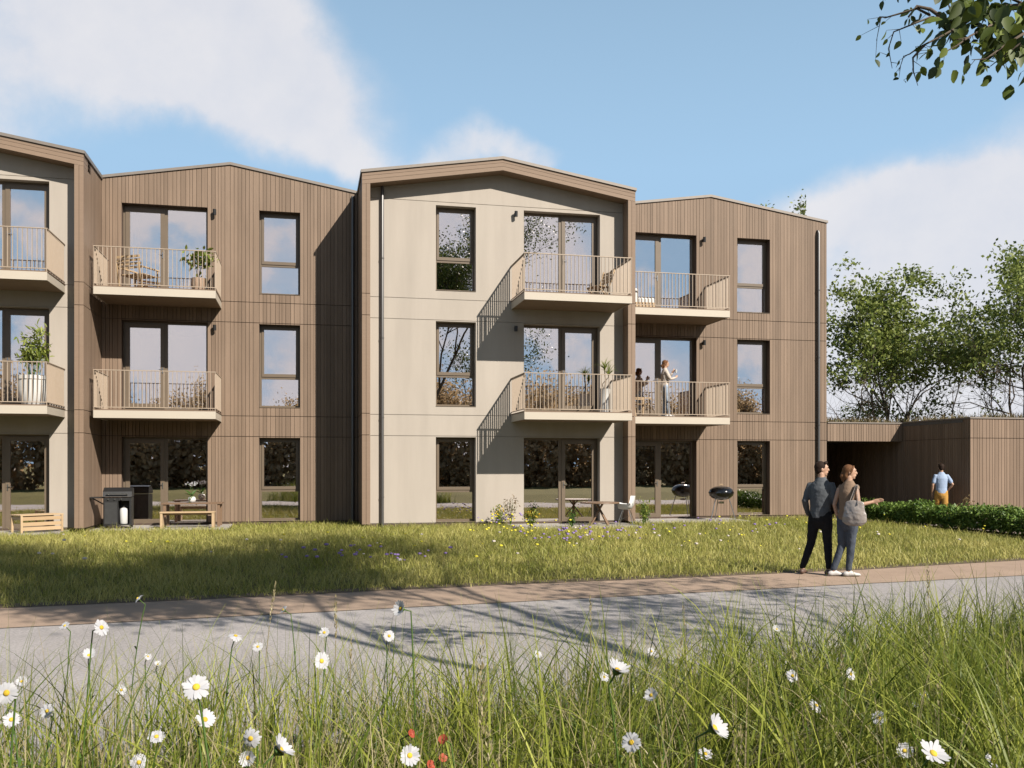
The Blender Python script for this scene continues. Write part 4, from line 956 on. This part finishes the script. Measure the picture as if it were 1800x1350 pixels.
for i in range(7): a = i*.9; m.tube([(0, 0, .3), (math.cos(a)*.07, math.sin(a)*.07, .6), (math.cos(a)*.16, math.sin(a)*.16, .85)], [.008, .006, .004], n=4, caps=False)
m.build('stems', M_BARK, t); leafy(t, [(math.cos(i*.9)*.18, math.sin(i*.9)*.18, .84+.13*math.sin(i*2.3)) for i in range(9)]+[(0, 0, .95), (.2, 0, .75)], .17, 12, .09, 5, M_YG, wr=.45)
t = thing('planter', 'large round white planter with tall yellow green shrub on the far left balcony', 'planter', (-6.30, 23.72, DZ1))
m = MB(); m.lathe([(0, 0), (.22, 0), (.29, .12), (.335, .35), (.35, .60), (.37, .61), (.37, .70), (.33, .70), (.32, .62), (0, .62)], 36); m.build('pot', M_WHITE, t, smooth='auto')
m = MB(); an_ = []
for i in range(13):
    a = i*2.4; r0 = .05+.02*(i % 4); tp = (math.cos(a)*(.14+.05*(i % 3)), math.sin(a)*(.14+.05*(i % 3)), 1.15+.11*((i*7) % 6)); m.tube([(math.cos(a)*r0, math.sin(a)*r0, .62), (math.cos(a)*r0*2, math.sin(a)*r0*2, .9), tp], [.010, .008, .004], n=5, caps=False)
    an_ += [tuple(.5*(p+q) for p, q in zip((math.cos(a)*r0*2, math.sin(a)*r0*2, .95), tp)), tp]
m.build('stems', M_STEM, t); leafy(t, an_, .16, 18, .08, 6, M_YG, wr=.28)
t = thing('potted_palm', 'tall white vase with spiky palm on the middle balcony of the beige bay', 'potted plant', (7.86, 24.05, DZ1))
m = MB(); m.lathe([(0, 0), (.10, 0), (.12, .3), (.155, .66), (.17, .68), (.15, .68), (.13, .6), (0, .6)], 24); m.build('pot', M_WHITE, t, smooth='auto')
m = MB(); m.tube([(0, 0, .6), (.03, 0, .9), (0, 0, 1.15)], [.02, .017, .015], n=6, caps=False); m.tube([(0, 0, .6), (-.07, 0, .8), (.12, .02, 1.0)], [.015, .013, .012], n=6, caps=False); m.build('stems', M_BARK, t)
rs = np.random.RandomState(2); nb_ = 70; P0 = np.concatenate([np.tile([0, 0, 1.15], (40, 1)), np.tile([.12, .02, 1.0], (30, 1))])
V, F, k = blades(P0, rs.uniform(.28, .46, nb_), np.full(nb_, .026), rs.uniform(.1, 1.9, nb_), rs, segs=4); np_mesh('leaves', V, F, np.repeat(rs.rand(nb_), k), M_YG, t)
def weed(x, y, h, label, mat, seed, name='wild_plant', fl=None):
    rnd = random.Random(seed); t = thing(name, label, 'plant', (x, y, gh(x, y))); m = MB(); an = []
    for i in range(9):
        a = rnd.uniform(0, 6.28); r0 = rnd.uniform(.05, .3)*h; tp = (math.cos(a)*r0, math.sin(a)*r0, h*rnd.uniform(.6, 1)); m.tube([(0, 0, 0), (tp[0]*.4, tp[1]*.4, tp[2]*.6), tp], [.006, .005, .003], n=4, caps=False); an += [tp, (tp[0]*.6, tp[1]*.6, tp[2]*.7), (tp[0]*.4, tp[1]*.4, tp[2]*.45)]
    m.build('stems', M_STEM, t); leafy(t, an, .07, 7, .045, seed, mat, wr=.4)
    if fl: leafy(t, [q for q in an[::3]], .045, 6, .03, seed+1, fl, name='blossom', wr=.9)
weed(4.95, 24.2, .55, 'yellow flowering wild plant against the beige wall left of the garden door', M_YG, 1, fl=M_YEL)
weed(5.55, 23.0, .5, 'small yellow flowering plant at the patio corner', M_YG, 2, fl=M_YEL)
weed(5.3, 24.3, .75, 'tall thin weed with dry top beside the garden door of the beige bay', mix_leafmat('dry leaves', (.28, .2, .12), (.5, .4, .28)), 3)
weed(8.72, 23.4, .75, 'bushy yellow green plant right of the white shell chair', M_YG, 4)
weed(6.6, 22.9, .45, 'low green plant at the front edge of the central patio', M_GR, 5)
weed(17.9, 22.6, .85, 'straw coloured shrub at the annex corner behind the hedge', mix_leafmat('straw leaves', (.30, .21, .09), (.55, .42, .22)), 6)
weed(9.15, 24.4, .5, 'small green plant at the foot of the brown frame post', M_GR, 7)

# ------------------------------------------------------------------ people
M_SKIN = material('skin', (.52, .30, .20), (.60, .37, .25), rough=.5, nscale=(20, 20, 20), spec=.4)
M_HAIRD = material('dark brown hair', (.018, .010, .007), (.05, .028, .018), rough=.75, spec=.15, nscale=(120, 120, 20), bump=.6, bscale=120)
M_HAIRR = material('auburn hair', (.11, .045, .018), (.24, .11, .045), rough=.7, spec=.2, nscale=(120, 120, 20), bump=.6, bscale=120)
M_EYE = material('eye', (.03, .02, .015), rough=.2)
def cloth(name, c1, c2): return material(name, c1, c2, rough=.9, nscale=(9, 9, 4), namt=.6, bump=.5, bscale=28, spec=.15)
TX = bpy.data.textures.new('fold', 'CLOUDS'); TX.noise_scale = .11
def skinned(o, vox, disp=0.0, smooth=4):
    r = o.modifiers.new('remesh', 'REMESH'); r.mode = 'VOXEL'; r.voxel_size = vox; r.use_smooth_shade = True
    s = o.modifiers.new('smooth', 'SMOOTH'); s.iterations = smooth; s.factor = .5
    if disp:
        d = o.modifiers.new('folds', 'DISPLACE'); d.texture = TX; d.strength = disp; d.mid_level = .5
    return o
def hand(m, w, d, across, curl=.5, k=1.0, spread=.0):
    d = d.normalized(); across = (across-d*across.dot(d)).normalized(); nrm = d.cross(across)
    m.tube([w-d*.02, w+d*.03*k, w+d*.085*k], [(.026, .018), (.038*k, .015), (.038*k, .013)], n=10, side=across)
    for i, (o_, ln) in enumerate(((-.029, .068), (-.010, .080), (.010, .076), (.028, .058))):
        p = w+d*.085*k+across*o_*k; dd = (d+across*o_*spread*8).normalized(); pts = [p-d*.02, p]; a = 0
        for j in range(3):
            a += curl*(.5+.2*i*.3); q = dd*math.cos(a)+nrm*math.sin(a); p = p+q*ln*k/3*(1.15-.12*j); pts.append(p)
        m.tube(pts, [.0088, .0088, .0082, .0076, .0066], n=7)
    p = w+d*.03*k-across*.030*k; dd = (d*.75-across*.7+nrm*.25).normalized()
    m.tube([p, p+dd*.03*k, p+dd*.055*k+nrm*.006], [.0115, .0100, .0085], n=7)
def person(label, loc, rz, J, hair, top, bottom, shoe, scale=1.0, sleeve='long', shorts=False, vox=.0085, head_yaw=0, hairstyle='short', group=None, head_pitch=0, skin=M_SKIN, vneck=0):
    V3 = lambda *a: Vector(a); t = thing('person', label, 'person', loc, R(rz), group); t.scale = (scale,)*3
    g_ = dict(shl=(-.170, 0, 1.415), shr=(.170, 0, 1.415), ell=(-.235, -.02, 1.15), elr=(.235, -.02, 1.15), wrl=(-.25, .06, .91), wrr=(.25, .06, .91),
              hipl=(-.085, 0, .93), hipr=(.085, 0, .93), knl=(-.10, .03, .51), knr=(.10, .03, .51), anl=(-.11, 0, .09), anr=(.11, 0, .09), lean=(0, 0), slim=1.0,
              hdl=(0, .15, -1), hdr=(0, .15, -1), acl=(0, 1, 0), acr=(0, 1, 0), curl=.45, toel=(-.05, 1, 0), toer=(.05, 1, 0), handl=True, handr=True)
    g_.update(J); G = {k: (V3(*v) if isinstance(v, tuple) and len(v) == 3 else v) for k, v in g_.items()}
    lx, ly = G['lean']; sm = G['slim']
    def tz(z): f = max(0, (z-.95)/.7); return V3(lx*f, ly*f, z)
    side = (G['shr']-G['shl']).normalized(); hside = (G['hipr']-G['hipl']).normalized()
    TOR = [(.86, .135, .10), (.95, .163*(.98 if sm < 1 else 1), .115), (1.08, .140*sm, .100), (1.22, .158*sm, .112), (1.35, .178*sm, .112), (1.43, .155*sm, .090), (1.48, .105, .072), (1.52, .062, .060), (1.55, .052, .055), (1.61, .050, .054)]
    b = MB(); b.tube([tz(z) for z, _, _ in TOR], [(x, y) for _, x, y in TOR], n=20, side=side)
    for s in 'lr':
        sh, el, wr = G['sh'+s], G['el'+s], G['wr'+s]; sgn = -1 if s == 'l' else 1
        b.tube([tz(1.41)+side*sgn*.09, sh, sh.lerp(el, .4), el, el.lerp(wr, .35), wr], [.055*sm, .054*sm, .046*sm, .037*sm, .038*sm, .025], n=12)
        if G['hand'+s]: hand(b, wr, G['hd'+s], G['ac'+s], G['curl'])
        hp, kn, an = G['hip'+s], G['kn'+s], G['an'+s]; to = G['toe'+s].normalized()
        b.tube([hp+V3(0, 0, .03), hp.lerp(kn, .35), kn, kn.lerp(an, .3), an.lerp(kn, .08)], [.088, .078, .053, .055, .034], n=14)
        b.tube([an+V3(0, 0, .01), an-to*.03+V3(0, 0, -.045), an+to*.09+V3(0, 0, -.06), an+to*.16+V3(0, 0, -.065)], [(.035, .035), (.036, .034), (.040, .024), (.034, .018)], n=10)
    hc = tz(1.61)+V3(0, .015, .062); rot = Matrix.Rotation(R(-head_yaw), 3, 'Z') @ Matrix.Rotation(R(head_pitch), 3, 'X')
    hp_ = lambda x, y, z: hc+rot @ V3(x, y, z)
    b.ell(hp_(0, 0, .02), (.075, .095, .100), n=18, m=12, rot=rot); b.ell(hp_(0, .028, -.045), (.056, .062, .062), n=14, m=10, rot=rot); b.tube([hp_(0, -.01, -.03), tz(1.56)], [.055, .052], n=12)
    b.ell(hp_(0, .066, -.088), (.022, .020, .018), n=8, m=6); b.tube([hp_(0, .088, .030), hp_(0, .107, -.004), hp_(0, .108, -.016)], [.008, .012, .015], n=8)
    b.tube([hp_(-.022, .086, -.052), hp_(0, .094, -.050), hp_(.022, .086, -.052)], [.007, .010, .007], n=6); b.tube([hp_(-.05, .072, .040), hp_(-.02, .090, .045), hp_(.02, .090, .045), hp_(.05, .072, .040)], [.008, .010, .010, .008], n=6)
    for s in (-1, 1): b.ell(hp_(.077*s, -.008, -.005), (.010, .019, .031), n=8, m=6, rot=rot)
    skinned(b.build('body', skin, t), vox)
    e = MB()
    for s in (-1, 1): e.ell(hp_(.030*s, .083, .020), (.012, .008, .006), n=8, m=6, rot=rot)
    e.build('eyes', M_EYE, t, smooth=True)
    h = MB(); h.ell(hp_(0, -.020, .040), (.085, .096, .092), n=20, m=14, rot=rot); h.ell(hp_(0, -.045, .0), (.074, .066, .085), n=16, m=10, rot=rot)
    if hairstyle == 'short': h.tube([hp_(-.055, .045, .098), hp_(0, .070, .108), hp_(.055, .045, .098)], [.022, .026, .022], n=8)
    else:
        h.ell(hp_(0, -.06, -.045), (.072, .055, .085), n=14, m=10, rot=rot); h.tube([hp_(0, -.08, .0), hp_(0, -.115, -.06), hp_(.01, -.10, -.13)], [.04, .042, .022], n=10)
        for s in (-1, 1): h.tube([hp_(.04*s, .055, .10), hp_(.078*s, .03, .05), hp_(.08*s, .0, -.02)], [.018, .016, .012], n=8)
    skinned(h.build('hair', hair, t), .008, .008, 3)
    # top
    c = MB(); c.tube([tz(z) for z in (.905, .96, 1.08, 1.22, 1.35, 1.43, 1.485)], [(.160, .126), (.166, .128), (.158*sm, .122), (.172*sm, .128), (.186*sm, .126), (.168*sm, .104), (.108, .082)], n=22, side=side)
    for s in 'lr':
        sh, el, wr = G['sh'+s], G['el'+s], G['wr'+s]; sgn = -1 if s == 'l' else 1
        if sleeve == 'long': c.tube([tz(1.40)+side*sgn*.08, sh, sh.lerp(el, .4), el, el.lerp(wr, .4), el.lerp(wr, .93)], [.072, .064, .060, .052, .050, .036], n=12)
        elif sleeve == 'short': c.tube([tz(1.40)+side*sgn*.08, sh, sh.lerp(el, .35), sh.lerp(el, .66)], [.072, .070, .064, .062], n=12)
        else: c.tube([tz(1.40)+side*sgn*.07, tz(1.43)+side*sgn*.125], [.066, .058], n=12)
    skinned(c.build('top', top, t), .0095, .022 if sleeve == 'long' else .012, 4)
    # trousers
    c = MB(); c.tube([tz(z) for z in (.84, .92, 1.0)], [(.158, .122), (.172, .126), (.158, .116)], n=20, side=hside)
    for s in 'lr':
        hp, kn, an = G['hip'+s], G['kn'+s], G['an'+s]
        if shorts: c.tube([hp+V3(0, 0, .02), hp.lerp(kn, .4), hp.lerp(kn, .85)], [.103, .098, .088], n=14)
        else: c.tube([hp+V3(0, 0, .02), hp.lerp(kn, .35), kn, kn.lerp(an, .35), an+V3(0, 0, .03)], [.101, .091, .067, .062, .049], n=14)
    skinned(c.build('trousers' if not shorts else 'shorts', bottom, t), .0095, .016, 4)
    for s in 'lr':
        an = G['an'+s]; to = G['toe'+s].normalized(); c = MB()
        c.tube([an-to*.055+V3(0, 0, -.045), an+to*.02+V3(0, 0, -.035), an+to*.10+V3(0, 0, -.055), an+to*.175+V3(0, 0, -.062)], [(.040, .042), (.042, .050), (.047, .032), (.040, .024)], n=12, side=to.cross(V3(0, 0, 1)))
        skinned(c.build('shoe', shoe, t), .007, 0, 2)
    return t
M_SWEAT = cloth('blue grey sweater', (.08, .09, .105), (.16, .17, .18)); M_BLK = cloth('black trousers', (.012, .012, .014), (.022, .022, .025))
M_BRSH = material('brown shoe leather', (.12, .07, .05), (.2, .12, .09), rough=.5); M_WSH = material('white sneaker', (.55, .53, .51), (.68, .66, .64), rough=.6)
M_TAUPE = cloth('taupe top', (.25, .165, .11), (.36, .25, .175)); M_JEAN = cloth('dark jeans', (.05, .06, .085), (.12, .14, .175))
man = person('man in blue grey sweater and black trousers standing on the tan path', (7.93, 13.32, .012), -52,
     dict(shl=(-.175, .02, 1.41), shr=(.175, .03, 1.415), ell=(-.232, -.05, 1.165), wrl=(-.235, .10, .94), hdl=(.15, .6, -.6), elr=(.235, .0, 1.17), wrr=(.22, .17, .97), hdr=(0, .5, -.7), curl=.4,
          hipl=(-.09, 0, .93), hipr=(.09, 0, .93), knl=(-.15, .0, .50), anl=(-.24, -.12, .09), knr=(.10, .05, .51), anr=(.13, .02, .09), lean=(.015, .01), toel=(-.15, 1, 0), toer=(.25, 1, 0)),
     M_HAIRD, M_SWEAT, M_BLK, M_BRSH, scale=.995, head_yaw=58)
wom = person('woman in taupe top and dark jeans pointing to the right beside the man', (8.16, 12.92, .012), -62,
     dict(slim=.84, shl=(-.148, .0, 1.40), shr=(.148, 0, 1.40), ell=(-.20, -.06, 1.15), wrl=(-.18, .03, .92), elr=(.215, -.03, 1.16), wrr=(.36, .12, 1.21), hdr=(.8, .5, .25), acr=(0, -.3, 1), curl=.16,
          hipl=(-.08, 0, .93), hipr=(.08, .0, .93), knl=(-.11, .02, .51), anl=(-.20, -.08, .09), knr=(.03, .05, .51), anr=(-.01, .05, .09), lean=(.02, .015), toel=(.5, .75, 0), toer=(.55, .8, 0)),
     M_HAIRR, M_TAUPE, M_JEAN, M_WSH, scale=.965, sleeve='none', head_yaw=52, hairstyle='long')
# tote bag on her shoulder
M_BAG = material('taupe leather', (.27, .235, .21), (.42, .37, .34), rough=.25, nscale=(7, 7, 7), bump=.4, bscale=16, spec=.6)
bag = thing('tote_bag', 'shiny taupe leather tote bag hanging from the shoulder of the woman', 'bag', (8.16, 12.92, .87), R(-62))
c = MB(); bx, by = .21, -.17
c.tube([(bx, by, .0), (bx, by, .06), (bx, by, .20), (bx, by, .31)], [(.175, .055), (.185, .065), (.155, .055), (.13, .030)], n=20, side=(1, .35, 0)); skinned(c.build('bag_body', M_BAG, bag), .009, .028, 2)
for dy in (-.03, .03):
    c = MB(); c.bar((bx-.08, by+dy, .27), (.165, dy*.4-.03, .57), .022, .006, up=(1, .4, 0)); c.bar((bx+.07, by+dy, .27), (.18, dy*.4-.03, .57), .022, .006, up=(1, .4, 0)); c.build('strap', M_BAG, bag)
person('man in light blue shirt and mustard shorts walking behind the hedge toward the entrance', (18.0, 23.7, .062), -22,
     dict(ell=(-.25, -.03, 1.15), elr=(.30, -.08, 1.17), wrr=(.20, .07, .99), hdr=(-.2, .6, -.7), knl=(-.10, .12, .52), anl=(-.10, .10, .09), knr=(.10, -.02, .5), anr=(.10, -.28, .13)),
     M_HAIRD, cloth('light blue shirt', (.33, .43, .62), (.44, .54, .72)), cloth('mustard shorts', (.52, .27, .06), (.62, .36, .10)), M_BRSH, scale=.97, sleeve='short', shorts=True, vox=.011)
person('woman in white top standing on the middle right balcony with a cup', (10.16, 25.45, 3.147), -95,
     dict(slim=.84, shl=(-.148, .0, 1.40), shr=(.148, 0, 1.40), ell=(-.19, .10, 1.20), wrl=(-.09, .26, 1.40), hdl=(.4, .3, .6), elr=(.19, .12, 1.18), wrr=(.12, .30, 1.24), hdr=(-.3, .5, .5), curl=.6, knl=(-.09, .02, .51), anl=(-.09, -.03, .09), knr=(.09, .05, .51), anr=(.1, .08, .09)),
     M_HAIRR, cloth('cream top', (.55, .47, .40), (.68, .60, .53)), cloth('pale jeans', (.33, .40, .50), (.46, .53, .63)), M_WSH, scale=.93, sleeve='long', hairstyle='long', vox=.011, head_yaw=0)
t = thing('cup', 'white cup in the hands of the woman on the balcony', 'cup', (10.16, 25.45, 3.147), R(-95))
m = MB(); m.lathe([(.0, 0), (.028, 0), (.038, .09), (.034, .09), (.026, .01), (0, .01)], 14, c=(-.02, .33, 1.31)); m.build('cup_body', M_WHITE, t, smooth='auto'); m = MB(); m.tube([(.015, .33, 1.385), (.045, .33, 1.375), (.045, .33, 1.345), (.012, .33, 1.335)], [.005]*4, n=6, caps=False); m.build('handle', M_WHITE, t)
